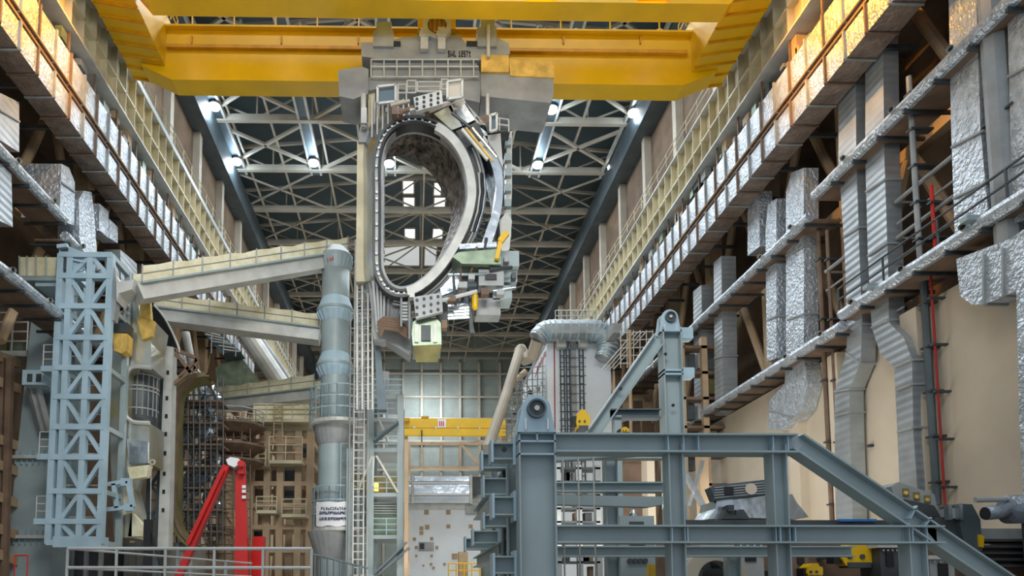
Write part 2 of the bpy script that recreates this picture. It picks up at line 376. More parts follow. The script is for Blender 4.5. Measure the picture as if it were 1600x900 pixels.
# left wall upright ducts
XL = -18.6
upduct(-1, XL, [(96, 256), (108, 262), (117, 285), (116, 352), (104, 348), (93, 340)], 2.0, 'foil duct with rounded shoulder above the upper ledge', 'foil', [(96, 285, 117, 300)])
upduct(-1, XL, [(124, 372), (123, 312), (131, 298), (143, 300), (147, 330), (152, 400), (130, 392)], 1.2, 'arched foil duct stub over the lattice tower', 'foil')
upduct(-1, XL, [(155, 318), (170, 330), (170, 372), (155, 360)], 1.0, 'small square foil duct stub beside the arched one', 'foil')
upduct(-1, XL, [(171, 342), (184, 355), (184, 380), (171, 372)], .9, 'smallest foil duct stub in the row', 'foil')
upduct(-1, XL, [(-30, 130), (30, 160), (30, 238), (-30, 200)], 2.0, 'pale corrugated duct above the upper ledge at the edge', 'corrugated', [(0, 172, 30, 190)])
upduct(-1, XL, [(-30, 226), (18, 272), (20, 355), (-30, 330)], 1.0, 'pale corrugated duct just below the upper ledge at the edge', 'corrugated')
upduct(-1, XL, [(188, 390), (214, 412), (214, 470), (190, 480)], 1.0, 'corrugated duct under the main duct beyond the tower', 'corrugated', [(189, 420, 214, 436)])
# thin pipes on the right wall
def vpipe(X, x0, y0, x1, y1, r, name, label, m, cat='pipe', clamps=5):
    p = PXp(x0, y0, X); q = PXp(x1, y1, X); q = Vector((X, p.y, q.z)); t = T(name, label, cat, q)
    MB().tube(q, p, r, 8).build('pipe_run', m, t)
    for k in range(clamps):
        c = q.lerp(p, (k+.5)/clamps); MB().box((X-.15, c.y-r*1.6, c.z-.04), (X+.8, c.y+r*1.6, c.z+.04)).build('clamp', 'dark_steel', t)
    return t
vpipe(21.3, 1454, 430, 1470, 800, .05, 'red_pipe', 'thin red fire pipe running up the beige wall', 'red_paint')
vpipe(21.4, 1443, 440, 1458, 790, .15, 'grey_pipe', 'grey conduit right beside the red pipe', 'duct_dark')
vpipe(21.3, 1278, 360, 1284, 840, .12, 'wall_pipe', 'brown vertical pipe next to its slimmer neighbour', 'brown_steel')
vpipe(21.3, 1292, 360, 1298, 840, .09, 'wall_pipe', 'slim brown vertical pipe nearest the double elbow duct', 'brown_steel')
vpipe(21.0, 1548, -20, 1556, 400, .42, 'stack_pipe', 'thick grey pipe between two wide foil ducts', 'grey_steel', clamps=3)
vpipe(20.9, 1420, 120, 1428, 410, .11, 'scaffold_pole', 'grey scaffold pole in front of the dark recess', 'grey_steel', 'pole')
vpipe(21.0, 1455, 290, 1460, 400, .07, 'red_pole', 'short red pole at the recess railing', 'red', 'pole', 2)
for i, (xa, ya, xb, yb) in enumerate([(1400, 316, 1490, 260), (1402, 372, 1492, 312), (1290, 425, 1325, 400), (1370, 470, 1410, 440)]):
    p = PXp(xa, ya, 21.3); q = PXp(xb, yb, 21.3); q.z = p.z
    t = T('guard_rail', ['upper guard rail across the dark recess', 'lower guard rail across the dark recess', 'guard rail beside the thin wall pipes', 'guard rail behind the kinked duct'][i], 'guard rail', p); MB().tube(p, q, .09).build('top_tube', 'grey_steel', t); MB().tube(p + Vector((0, 0, -1)), q + Vector((0, 0, -1)), .05).build('lower_tube', 'grey_steel', t); MB().tube(p, p + Vector((0, 0, -1)), .05).tube(q, q + Vector((0, 0, -1)), .05).bar(p, p+Vector((1.6, 0, 0)), .08).build('end_post', 'grey_steel', t) if i > 9 else MB().bar(p, p+Vector((1.6, 0, 0)), .08).build('end_post', 'grey_steel', t)
# wall panels, piers on the beige wall
for i, (y0, y1) in enumerate([(28.6, 29.6), (34.2, 35.0), (38, 39)]):
    S(MB().box((21.3, y0, 0), (21.8, y1, 13.8)), 'wall_pier', 'beige pier of the lower wall, %s from the red pipe' % ORD[i], 'pier', 'beige_wall', 'piers of the lower beige wall')
# ================================================================ ROOF
trg = 'roof trusses across the hall'
XLc, XRc = -22.3, 24.3; XM = 1.0
def truss_at(y):
    zb = 50+ZE
    t = T('roof_truss', 'cream lattice roof truss spanning the hall, farthest one from the crane', 'roof truss', (XM, y, zb), trg)
    MB().box((XLc, y-.25, zb-.35), (XRc, y+.25, zb+.35)).build('bottom_chord', 'truss_paint', t)
    zt = lambda x: zb + 2.4 + 2.0*(1-abs(x-XM)/23.3)
    m = MB(); m.bar((XLc, y, zt(XLc)), (XM, y, zt(XM)), .3); m.bar((XM, y, zt(XM)), (XRc, y, zt(XRc)), .3); m.build('top_chord', 'truss_paint', t)
    n = 8; xs = [XLc + (XRc-XLc)*i/n for i in range(n+1)]; m = MB()
    for i, x in enumerate(xs):
        m.bar((x, y, zb), (x, y, zt(x)), .16)
        if i < n:
            a, b = (x, xs[i+1]) if i % 2 else (xs[i+1], x); m.bar((a, y, zb), (b, y, zt(b)), .15)
    m.build('web_lattice', 'truss_paint', t); return t
ys = [53 + 8.7*k for k in range(11)]
t0 = truss_at(ys[-1])
for i, y in enumerate(ys[:-1]): dup(t0, (XM, y, 50+ZE), 'cream lattice roof truss spanning the hall, %s one behind the crane' % ORD[i])
for k, y in enumerate(ys[:-1]):
    n = 4; xs = [XLc + (XRc-XLc)*i/n for i in range(n+1)]
    for i in range(n):
        w_ = .3 if k < 3 else .18; m = MB()
        for a, b in ((0, 1), (1, 0)): m.bar((xs[i+a], y, 50+ZE), (xs[i+b], y+8.7, 50+ZE), w_)
        S(m, 'cross_brace', 'crossed roof brace, %s bay behind the crane, %s cell from the tower side' % (ORD[k], ORD[i]), 'roof brace', 'truss_paint', 'crossed roof braces')
for i, x in enumerate((-19.3, -15.2, -10, -6, 1.3, 7.5, 11, 18)):
    t = T('purlin', 'long roof purlin running away from the camera, %s from the lattice tower side' % ORD[i], 'purlin', (x, 58, 51), 'long roof purlins')
    MB().bar((x, 58, 50.3+ZE), (x, 148, 50.3+ZE), .22, .25).build('rail', 'truss_paint', t)
for i, x in enumerate((-20.3, -11.5, -2.7, 5.9, 14.4, 22.9)):
    t = T('lamp_gangway', 'pale lamp gangway under the roof, %s from the lattice tower side' % ORD[i], 'gangway', (x, 56, 50), 'lamp gangways under the roof')
    for dx in (-.55, .55): MB().box((x+dx-.12, 52, 49.7+ZE), (x+dx+.12, 80, 50.2+ZE)).build('side_beam', 'pale_steel', t)
    MB().box((x-.5, 52, 49.75+ZE), (x+.5, 80, 49.8+ZE)).build('tread', 'duct_dark', t)
for i, (px, py, Y) in enumerate([(335, 167, 71), (370, 253, 80), (490, 255, 80), (608, 256, 80), (840, 258, 80), (957, 262, 81), (990, 177, 72), (862, 172, 71)]):
    d = ray(px, py); c = EYE + d*((50.9-EYE.z)/d.z); nm = ['over the tower, near', 'over the tower, lower', 'between column and sector', 'seen through the sector opening', 'just beside the hanging sector', 'by the far runway end', 'under the crane girder end', 'small, under the crane girder'][i]
    t = T('high_bay_lamp', 'bright white roof lamp ' + nm, 'lamp', c, 'bright roof lamps')
    MB().lathe((c.x, c.y), [(.1, 51.8), (.1, c.z+1.2), (.3, c.z+.7), (.6, c.z+.2), (.6, c.z+.12)], 14).build('housing', 'grey_steel', t)
    MB().lathe((c.x, c.y), [(.55, c.z+.1), (.5, c.z-.15), (.25, c.z-.3)], 14).build('diffuser', 'lamp', t)
    point('lamp_light', (c.x, c.y-.3, c.z-.9), 500, (.6, .8, 1.0))
for i, (x0, y0, x1, y1, m_) in enumerate([(629, 281, 647, 295, 'skylight'), (678, 284, 690, 296, 'skylight'), (630, 307, 648, 321, 'skylight'), (678, 307, 696, 321, 'skylight'), (632, 356, 649, 369, 'skylight'), (676, 356, 692, 369, 'skylight'), (598, 383, 656, 415, 'skylight_dim'), (663, 383, 682, 415, 'skylight_dim')]):
    zs = 58.08; a = P(x0, y0, 100); b = P(x1, y1, 100)
    def onz(px, py): d = ray(px, py); return EYE + d*((zs-EYE.z)/d.z)
    q = [onz(x0, y0), onz(x1, y0), onz(x1, y1), onz(x0, y1)]
    xa = (q[0].x+q[3].x)/2; xb = (q[1].x+q[2].x)/2; ya, yb = q[0].y, q[2].y
    if i < 6: yb = ya + 3.2
    m = MB().box((xa, ya, zs), (xb, yb, zs+.1)); o = ST(m, 'window_%d' % (i+1), m_)
    f = MB(); 
    for u, v in (((xa, ya), (xb, ya)), ((xb, ya), (xb, yb)), ((xb, yb), (xa, yb)), ((xa, yb), (xa, ya))): f.bar((u[0], u[1], zs), (v[0], v[1], zs), .18, .3)
    f.build('window_frame', 'truss_paint', o)
# far wall framing
for i, px in enumerate((560, 600, 630, 659, 689, 719, 749, 782)):
    x = P(px, 700, YE-.5).x
    S(MB().box((x-.25, YE-.9, 0), (x+.25, YE-.02, 52)), 'wall_stud', 'upright steel stud of the far end wall, %s from the blue scaffold tower' % ORD[i], 'wall stud', 'truss_paint', 'studs of the far end wall')
for i, py in enumerate((560, 585, 621, 655, 690, 735)):
    z = P(660, py, YE-.5).z
    S(MB().box((-22, YE-1.1, z-.2), (24, YE-.9, z+.2)), 'wall_girt', 'level girt across the far end wall, %s from the top' % ORD[i], 'wall girt', 'truss_paint', 'girts of the far end wall')
area('end_wall_lamp', (3, 141, 42), (math.radians(60), 0, 0), 10, 3, 2200, COOL)
# ================================================================ CRANE
YC = 40.0
t = T('crane_girder', 'big yellow crane girder behind the hanging sector', 'crane', P(660, 140, YC))
def girder(t, y0, th, zb, h, xl, xr, xlb, xrb):
    poly = [(xl, zb+h), (xl, zb+h*.28), (xlb, zb), (xrb, zb), (xr, zb+h*.28), (xr, zb+h)]
    MB().prism([(x, y0, z) for x, z in poly], (0, th, 0)).build('box_body', 'yellow', t)
    MB().box((xl-.2, y0-.35, zb+h), (xr+.2, y0+th+.35, zb+h+.12)).build('top_plate', 'yellow', t)
a = P(240, 124, YC); b = P(1105, 130, YC); zb = a.z; zt = P(660, 52, YC).z
girder(t, YC, 1.35, zb, zt-zb, P(222, 60, YC).x, P(1118, 60, YC).x, P(268, 124, YC).x, P(1068, 124, YC).x)
MB().box((P(262, 72, YC).x, YC-.25, P(0, 75, YC).z), (P(1072, 72, YC).x, YC, P(0, 70, YC).z)).build('cable_duct', 'yellow_dark', t)
m = MB()
for x in (300, 440, 560, 880, 1000, 1090): c = P(x, 60, YC); m.box((c.x-.04, YC-.12, c.z-.4), (c.x+.04, YC, c.z+.1))
m.build('brackets', 'yellow_dark', t)
zr = zt+.1
MB().rail([(P(232, 60, YC).x, YC+.2, zr), (P(560, 60, YC).x, YC+.2, zr)], 1.05, .05, 2.8, (.35,)).build('railing', 'yellow', t)
MB().rail([(P(800, 60, YC).x, YC+.2, zr), (P(1110, 60, YC).x, YC+.2, zr)], 1.05, .05, 2.8, (.35,)).build('railing', 'yellow', t)
for i, x in enumerate((300, 330, 370, 410, 505, 555, 835, 900, 960, 1030)):
    c = P(x, 46, YC+.8); MB().lathe((c.x, c.y), [(.1, c.z), (.22, c.z-.1), (.16, c.z-.7)], 8).build('festoon_trolley', 'pale_steel', t)
# near girder
YN = 34.5
zn = a.z + .35
t = T('crane_girder', 'yellow crane girder nearest the camera, cut off by the top of the picture', 'crane', (1, YN, zn))
xl, xr = P(195, 20, YN).x, P(1170, 20, YN).x
girder(t, YN, 1.2, zn, 4.2, xl, xr, xl+1, xr-1)
for x in (690, 845, 1020):
    c = P(x, 0, YN); MB().box((c.x-.8, YN-.75, zn+.15), (c.x+.8, YN-.05, zn+.4)).build('lamp_housing', 'pale_steel', t)
    MB().box((c.x-.75, YN-.7, zn+.1), (c.x+.75, YN-.1, zn+.15)).build('lamp_face', 'lamp_warm', t)
for x in (-14, -7.9, 9.6, 15.1):
    MB().box((x-.35, YN+1.5, 34.9), (x+.35, YN+1.9, 35.2)).build('floodlight_housing', 'dark_steel', t); hs = t.children[-1]
    MB().box((x-.3, YN+1.9, 34.92), (x+.3, YN+1.95, 35.18)).build('floodlight_face', 'lamp_soft', hs)
    l = point('girder_floodlight', (x, YN+2.3, 35.05), 22, (.95, .97, 1), .28)
for s in (1, -1):
    xx = (lambda x: x) if s > 0 else (lambda x: 2 - x)
    t = T('end_carriage', 'yellow crane end carriage riding on the runway ' + SD[s], 'crane end carriage', (xx(18.6), 37, zn+1), 'end carriages of the yellow crane')
    x0, x1 = xx(16.9), xx(19.4)
    MB().prism([(x0, YN, zn+.5), (x1, YN, zn+.9), (x1, YN, zn+3.8), (x0, YN, zn+3.8)], (0, 7.2, 0)).build('box_body', 'yellow', t)
    m = MB()
    for k in range(8): y = YN+.3+k*.95; m.bar((x0, y, zn+.46), (x1, y, zn+.86), .1, .16)
    m.build('ribs', 'yellow_dark', t)
    MB().rail([(xx(16.8), YN, zn+3.8), (xx(16.8), YN+7, zn+3.8)], 1.0, .045, 1.2).build('railing', 'yellow', t)
    for k in range(2):
        m = MB(); y = YN+1.5+k*4; m.tube((xx(19.8), y, zn+4.2), (xx(20.3), y, zn+4.2), .5, 16); m.build('wheel', 'dark_steel', t)
        MB().box((xx(19.4), y-.8, zn+3.4), (xx(20.0), y+.8, zn+4.6)).build('wheel_box', 'yellow_dark', t)
    px, py = (216, 33) if s < 0 else (1112, 53)
    c = P(px, py, YC-.8); m = MB().tube((c.x, c.y, c.z-.35), (c.x, c.y, c.z+.35), .2, 10)
    S(m, 'warning_beacon', 'red glowing warning beacon at the crane end ' + SD[s], 'warning light', 'red_light', 'red beacons on the crane')
    c = P(180 if s < 0 else 1150, 22 if s < 0 else 38, YC-1); S(MB().box((c.x-.5, c.y, c.z-.4), (c.x+.3, c.y+.6, c.z+.4)).tube((c.x+.5, c.y+.3, c.z-.3), (c.x+.5, c.y+.3, c.z+.5), .2), 'travel_motor', 'dark blue travel motor on the crane end ' + SD[s], 'motor', 'dark_steel', 'crane travel motors')
def spot_data(d):
    l = bpy.data.lights.new('foil_gold_fill', 'SPOT'); l.energy = d.energy; l.color = d.color; l.shadow_soft_size = .4; l.spot_size = math.radians(84); l.spot_blend = .7; return l
for x, y, z in ((-14.2, 25, 33), (-14.2, 31, 32), (16.2, 25, 33), (16.2, 31, 32)):  # added warm spots, imitate the golden reflection on the foil ducts
    o = point('foil_gold_fill', (x + (3 if x < 0 else -3), y, z), 11000, WARM, .5); o.data = spot_data(o.data)
    o.rotation_euler = (0, math.radians(-72 if x > 0 else 72), 0)
point('crane_lamp', (4, 32.6, 31.0), 120, (1, .75, .35), .3)
# ---- hook block and traverse beam
YT = 37.6
t = T('crane_hook', 'yellow hook block with a round bearing ring above the grey traverse', 'crane hook', P(683, 60, YT))
m = MB(); m.pxbox(653, -30, 712, 22, YT, 1.2); m.pxprism([(653, 22), (653, 45), (662, 45), (664, 30), (700, 30), (704, 45), (712, 45), (712, 22)], YT+.1, 1.0); m.build('housing', 'yellow', t)
MB().discY(P(683, 38, YT-.3), .82, .5, 28, .55).build('bearing_ring', 'pale_steel', t)
MB().discY(P(683, 38, YT-.1), .5, .5, 20).build('bearing_core', 'yellow_dark', t)
m = MB()
for k in range(5): m.pxbox(668+k*7, 28, 670+k*7, 50, YT-.16, .06)
m.build('core_ribs', 'brown_steel', t)
t = T('lifting_traverse', 'grey lifting traverse beam with stencilled load under the hook', 'lifting beam', P(680, 95, YT))
body = [(563, 66), (582, 66), (584, 72), (612, 72), (614, 62), (630, 58), (655, 55), (718, 55), (728, 68), (745, 68), (756, 60), (780, 60), (795, 68), (797, 84), (762, 94), (600, 93), (565, 88)]
MB().pxprism(body, YT, 1.6).build('body', 'grey_steel', t)
for x0, x1, y0 in ((588, 612, 34), (751, 773, 28)):
    m = MB(); m.pxbox(x0, y0, x1, y0+15, YT-.1, 1.5); m.pxbox(x0-5, y0+14, x1+3, 72, YT-.2, 1.7); m.build('tower_box', 'grey_steel', t)
for x in (661, 688):
    m = MB(); m.pxbox(x-4, 42, x+8, 76, YT-.35, .3); m.pxbox(x-6, 48, x+10, 56, YT-.4, .35); m.build('clevis', 'pale_steel', t)
for x0 in (606, 729):
    m = MB()
    for k in range(3): m.pxbox(x0, 64+k*2.6, x0+20, 65.2+k*2.6, YT-.12, .1)
    m.build('spring_pack', 'dark_steel', t)
m = MB()                                                       # stencil lettering
FONT = {'S': ['111', '100', '111', '001', '111'], 'W': ['10001', '10001', '10101', '11011', '10001'], 'L': ['100', '100', '100', '100', '111'], '1': ['010', '110', '010', '010', '111'], '2': ['111', '001', '111', '100', '111'],
        '5': ['111', '100', '111', '001', '111'], '7': ['111', '001', '010', '010', '010'], 't': ['010', '111', '010', '010', '011'], ' ': ['00'] * 5}
def text(m, s, px, py, sz, Y, th=.03, sy=1.9):
    x = px
    for ch in s:
        g = FONT[ch]
        for r, row in enumerate(g):
            for c, v in enumerate(row):
                if v == '1': m.pxbox(x+c*sz, py+r*sy, x+(c+1)*sz, py+(r+1)*sy, Y, th)
        x += (len(g[0])+1)*sz
text(m, 'SWL 1257t', 700, 79, .98, YT-.04); m.build('stencil_text', 'black', t)
for (x, y0, y1) in ((763, 40, 90), (762, 148, 188)): MB().tube(P(x, y1, YT-.3), P(x, y0, YT-.3), .11, 10).build('steel_rod', 'pale_steel', t)
t = T('lifting_spreader', 'grey lower lifting spreader with mesh railing between traverse and sector', 'lifting spreader', P(670, 150, YT))
m = MB(); m.pxprism([(575, 122), (600, 108), (748, 106), (752, 124), (750, 160), (700, 150), (600, 136), (575, 142)], YT+.3, 3.0); m.build('body', 'grey_steel', t)
m = MB(); m.pxprism([(528, 110), (542, 107), (566, 104), (576, 108), (575, 146), (552, 155), (530, 150)], YT+.1, 2.2); m.build('end_box', 'grey_steel', t)
m = MB(); m.pxprism([(751, 112), (865, 118), (865, 148), (860, 161), (752, 150)], YT+.1, 2.6); m.build('counterweight', 'grey_steel', t)
m = MB(); m.pxbox(752, 86, 795, 112, YT-.1, 1.8); m.pxprism([(795, 92), (812, 94), (845, 93), (866, 95), (866, 121), (797, 118)], YT, 2.2); m.build('tarp', 'gold_and_lit_tarp', t, 'tarpaulin cover with yellow light in its colour')  # the yellow light falling on the tarp is put into its colour
m = MB()
for x in range(580, 750, 20):
    a = P(x, 121, YT); b = P(x, 93, YT); m.tube(a, b, .05, 5)
for y in (93, 104, 120): m.tube(P(580, y, YT), P(748, y, YT), .05, 5)
m.build('railing', 'pale_steel', t)
MB().pxbox(582, 94, 746, 119, YT+.25, .03).build('mesh_panel', 'grey_steel', t)
for x in (566, 572): pass
m = MB(); m.tube(P(568, 148, YT), P(568, 200, YT), .16); m.pxbox(564, 168, 573, 192, YT-.3, .5); m.build('hanger_link', 'pale_steel', t)
m = MB()
for (x0, y0, x1, y1) in ((590, 138, 620, 160), (622, 132, 635, 158), (636, 126, 650, 145), (652, 128, 688, 143), (690, 124, 700, 140)):
    for a, b in (((x0, y0), (x1, y0)), ((x1, y0), (x1, y1)), ((x1, y1), (x0, y1)), ((x0, y1), (x0, y0)), ((x0, (y0+y1)/2), (x1, (y0+y1)/2))): m.tube(P(*a, YT-.6), P(*b, YT-.6), .05, 5)
m.build('access_frame', 'pale_steel', t)
# ================================================================ THE HANGING SECTOR
YS = 36.6
t = T('vessel_sector', 'huge D shaped reactor vessel sector hanging from the traverse', 'vessel sector', P(660, 470, YS))
def smooth_closed(pts, n):
    out = []; N = len(pts)
    for i in range(N):
        p0, p1, p2, p3 = (Vector(pts[(i+k-1) % N]) for k in range(4))
        for j in range(n):
            u = j/n; out.append(.5*((2*p1)+(-p0+p2)*u+(2*p0-5*p1+4*p2-p3)*u*u+(-p0+3*p1-3*p2+p3)*u**3))
    return out
def smooth_open(pts, n):
    out = []; N = len(pts)
    for i in range(N-1):
        p0, p1, p2, p3 = (Vector(pts[min(max(i+k-1, 0), N-1)]) for k in range(4))
        for j in range(n):
            u = j/n; out.append(.5*((2*p1)+(-p0+p2)*u+(2*p0-5*p1+4*p2-p3)*u*u+(-p0+3*p1-3*p2+p3)*u**3))
    return out + [Vector(pts[-1])]
def offs(path, d, closed=True):
    out = []; n = len(path)
    for i, p in enumerate(path):
        a = path[(i-1) % n] if closed or i else p; b = path[(i+1) % n] if closed or i < n-1 else p
        t_ = (b-a).normalized(); out.append(p + Vector((-t_.y, t_.x))*d)
    return out
D0 = smooth_closed([(583, 300), (583, 250), (590, 218), (605, 196), (628, 183), (655, 181), (685, 190), (710, 208), (728, 232), (740, 262), (745, 295), (742, 325), (734, 352), (722, 378), (708, 402), (692, 424), (672, 444), (648, 459), (622, 463), (600, 452), (587, 430), (583, 405), (583, 350)], 5)
# screen y grows downward: a positive offset points outward on this clockwise path after the sign below
def area2(p): return sum(p[i].x*p[(i+1) % len(p)].y - p[(i+1) % len(p)].x*p[i].y for i in range(len(p)))
SG = 1 if area2(D0) < 0 else -1
def DO(d): return offs(D0, d*SG)
def V3(path, Y): return [P(p.x, p.y, Y) for p in path]
def ring(m, o, i, Y0, Y1, sel=None):
    a, b = V3(o, Y0), V3(i, Y0); c, d = V3(o, Y1), V3(i, Y1); c = [Vector((p.x, Y1, p.z)) for p in a]; d = [Vector((p.x, Y1, p.z)) for p in b]
    if sel is None: m.loft(a, b); m.loft(b, d); m.loft(d, c); m.loft(c, a)
    else:
        lo, hi = sel; s_ = lambda q: q[lo:hi]
        a, b, c, d = s_(a), s_(b), s_(c), s_(d)
        m.loft(a, b, 0); m.loft(b, d, 0); m.loft(d, c, 0); m.loft(c, a, 0); m.add([a[0], b[0], d[0], c[0]], [(0, 1, 2, 3)]); m.add([a[-1], b[-1], d[-1], c[-1]], [(3, 2, 1, 0)])
    return m
ring(MB(), DO(1), DO(-3), YS-.5, YS+.5).build('outer_rim', 'dark_steel', t)
ring(MB(), DO(-3), DO(-8), YS-.3, YS+.4).build('bolted_flange', 'pale_steel', t)
ring(MB(), DO(-8), DO(-12), YS-.45, YS+.3).build('inner_rim', 'black', t)
ring(MB(), DO(-12), DO(-16), YS-.2, YS+.5).build('seal_flange', 'grey_steel', t)
m = MB(); pf = DO(-5.5)
for i in range(0, len(pf), 2):
    c = P(pf[i].x, pf[i].y, YS-.42); m.discY(c, .07, .14, 6)
m.build('bolts', 'white', t).__setitem__('kind', 'stuff')
# pale band on the bulging side
half = (38, 92)
k0, k1 = 30, 88
ring(MB(), DO(-1), DO(-14), YS-.62, YS-.3, (k0, k1)).build('outer_band', 'pale_steel', t)
# vessel interior, from the near opening to the smaller far opening
nearp = V3(DO(-15), YS)
Dfar = smooth_closed([(598, 300), (597, 265), (600, 254), (607, 248), (618, 244), (630, 243), (642, 247), (655, 256), (669, 266), (680, 280), (690, 297), (697, 312), (704, 330), (703, 352), (697, 372), (687, 398), (675, 418), (660, 436), (642, 446), (625, 448), (610, 443), (600, 430), (598, 405)], 5)
while len(Dfar) < len(nearp): Dfar.append(Dfar[-1])
farp = [P(p.x, p.y, YS+5.2) for p in Dfar[:len(nearp)]]
steps = 8; m = MB(); prev = nearp
for k in range(1, steps+1):
    cur = []
    for a, b in zip(nearp, farp):
        u = k/steps; q = a.lerp(b, u); q = q + (q - Vector((P(650, 320, YS).x, q.y, P(650, 320, YS).z)))*(.22*math.sin(math.pi*u)); cur.append(q)
    m.loft(prev, cur); prev = cur
m.build('inner_wall', 'vessel_wall', t, smooth=True)
m = MB()
for k in range(14):
    y0 = 250 + k*12; m.pxprism([(597, y0), (600, y0+1), (601, y0+9), (597, y0+11)], YS+.6, .5)
m.build('inboard_tiles', 'silver', t)
shell = []
for a in V3(DO(1), YS+.4): shell.append(a)
Dfo = offs(Dfar, 15*SG); backs = [P(p.x, p.y, YS+5.2) for p in Dfo[:len(shell)]]
ms = MB(); pv = shell
for k in range(1, 9):
    u = k/8; cc = Vector((P(650, 320, YS).x, 0, P(650, 320, YS).z)); cu = []
    for a_, b_ in zip(shell, backs):
        q = a_.lerp(b_, u); dq = q-cc; dq.y = 0; cu.append(q+dq*(.3*math.sin(math.pi*u)))
    ms.loft(pv, cu); pv = cu
ms.build('outer_shell', 'silver', t, smooth=True)
# outer layers on the right flank: pipes, dark ribs, bright shield
for d, r, m_ in ((3, .09, 'silver'), (6, .07, 'dark_steel'), (8.5, .08, 'pale_steel'), (11, .06, 'black'), (13, .08, 'grey_steel')):
    q = DO(d)[38:92]; MB().path([P(p.x, p.y, YS+.1) for p in q], r, 6).build('flank_pipe', m_, t)
ring(MB(), DO(14), DO(1), YS+.4, YS+1.4, (34, 96)).build('dark_ribs', 'dark_steel', t)
sh = smooth_open([(728, 205), (748, 222), (764, 248), (772, 275), (775, 300), (770, 330), (760, 358), (750, 388)], 5)
so = smooth_open([(742, 192), (765, 212), (779, 240), (785, 270), (786, 300), (783, 330), (775, 360), (765, 388)], 5)
m = MB(); a = V3(sh, YS-.2); b = V3(so, YS-.2); c = [Vector((p.x, YS+2.2, p.z)) for p in a]; d = [Vector((p.x, YS+2.2, p.z)) for p in b]
m.loft(a, b, 0); m.loft(b, d, 0); m.loft(d, c, 0); m.loft(c, a, 0); m.build('thermal_shield', 'silver', t, 'bright mirror like curved shield', smooth=False)
for pts, m_, th in (([(678, 178), (704, 164), (722, 197), (706, 203)], 'gold_silver', 1.2), ([(705, 163), (724, 156), (744, 186), (724, 196)], 'silver', 1.2), ([(664, 170), (700, 157), (706, 162), (672, 177)], 'truss_paint', .9), ([(742, 183), (763, 179), (768, 190), (748, 197)], 'brown_steel', 1.4), ([(757, 212), (782, 208), (786, 262), (776, 240)], 'pale_steel', 1.0), ([(712, 205), (745, 190), (757, 212), (728, 232)], 'dark_steel', 1.2),
                    ([(722, 155), (735, 168), (760, 196), (745, 192)], 'grey_steel', 1.5), ([(755, 185), (795, 178), (797, 205), (762, 208)], 'dark_steel', 2), ([(700, 165), (722, 150), (728, 160), (706, 176)], 'pale_steel', .8)):
    MB().pxprism(pts, YS-.3, th).build('shield_plate', m_, t)
# upper and lower perforated plates
for pts, m_ in (([(646, 152), (690, 141), (692, 162), (650, 174)], 'pale_steel'), ([(646, 464), (690, 457), (692, 487), (650, 498)], 'grey_steel')):
    pp_ = MB().pxprism(pts, YS-1.3, .25).build('perforated_plate', m_, t); MB().bar(P(668, (pts[0][1]+pts[2][1])/2, YS-1.1), P(668, (pts[0][1]+pts[2][1])/2, YS+.2), .3).build('plate_strut', 'grey_steel', t)
    m = MB()
    for i in range(4):
        for j in range(3):
            u, v = (i+.5)/4, (j+.5)/3; x = pts[0][0]*(1-u)+pts[1][0]*u; y = (pts[0][1]*(1-u)+pts[1][1]*u)*(1-v)+(pts[3][1]*(1-u)+pts[2][1]*u)*v
            MB().discY(P(x, y, YS-1.34), .08, .05, 10).build('plate_hole', 'black', pp_)
m = MB()
for x in range(582, 640, 8):                                   # rods fanning at the crown and the foot
    m.tube(P(x, 150+(x-582)*.1, YS), P(x+2-(640-x)*.05, 215-(x-582)*.55, YS), .05, 5)
m.build('crown_rods', 'pale_steel', t)
m = MB()
for i in range(9): m.bar(P(583+i*6, 440+i*3, YS+.3), P(590+i*3.2, 520-i*1.5, YS+.6), .12, .3)
m.build('foot_rods', 'grey_steel', t)
m = MB(); m.pxprism([(582, 440), (640, 470), (648, 520), (640, 555), (602, 530), (584, 530), (576, 440)], YS+1.2, 1.2); m.build('foot_plate', 'grey_steel', t)
m = MB()
for k in range(5): m.path([P(590+k, 505+k*5, YS+.2), P(600, 497+k*4, YS+.1), P(622, 500+k*4, YS+.1), P(636, 515+k*3, YS+.2)], .1, 6)
m.build('foot_pipes', 'brown_steel', t)
# small fittings around the crown and the right flank
for (x0, y0, x1, y1) in ((699, 128, 722, 155), (766, 181, 776, 206), (590, 136, 618, 162)):
    ft = MB()
    for a_, b_ in (((x0, y0), (x1, y0-3)), ((x1, y0-3), (x1, y1-3)), ((x1, y1-3), (x0, y1)), ((x0, y1), (x0, y0))): ft.bar(P(*a_, YS-1.0), P(*b_, YS-1.0), .12)
    ft = ft.build('box_frame', 'pale_steel', t)
    MB().pxprism([(x0+2, y0+2), (x1-2, y0-1), (x1-2, y1-5), (x0+2, y1-2)], YS-.95, .06).build('mesh_panel', 'truss_paint' if x0 == 699 else 'duct_dark', ft)
for (xa, ya, xb, yb, r, m_) in ((722, 202, 762, 250, .1, 'pale_steel'), (728, 200, 770, 252, .07, 'gold_and_lit_tarp'), (738, 200, 776, 246, .08, 'silver'), (640, 172, 700, 160, .07, 'pale_steel'), (706, 176, 735, 200, .09, 'dark_steel'), (610, 165, 640, 158, .1, 'truss_paint'), (625, 176, 648, 168, .12, 'brown_steel'),
                                (760, 372, 752, 420, .09, 'dark_steel'), (745, 386, 735, 430, .07, 'brown_steel'), (700, 430, 760, 428, .08, 'silver'), (690, 470, 745, 455, .1, 'pale_steel'), (765, 420, 800, 418, .1, 'dark_steel'), (770, 456, 806, 450, .08, 'silver'), (720, 420, 718, 470, .07, 'brown_steel'), (708, 425, 712, 478, .07, 'dark_steel')):
    MB().tube(P(xa, ya, YS-1.0), P(xb, yb, YS-.8), r, 8).build('conduit', m_, t)
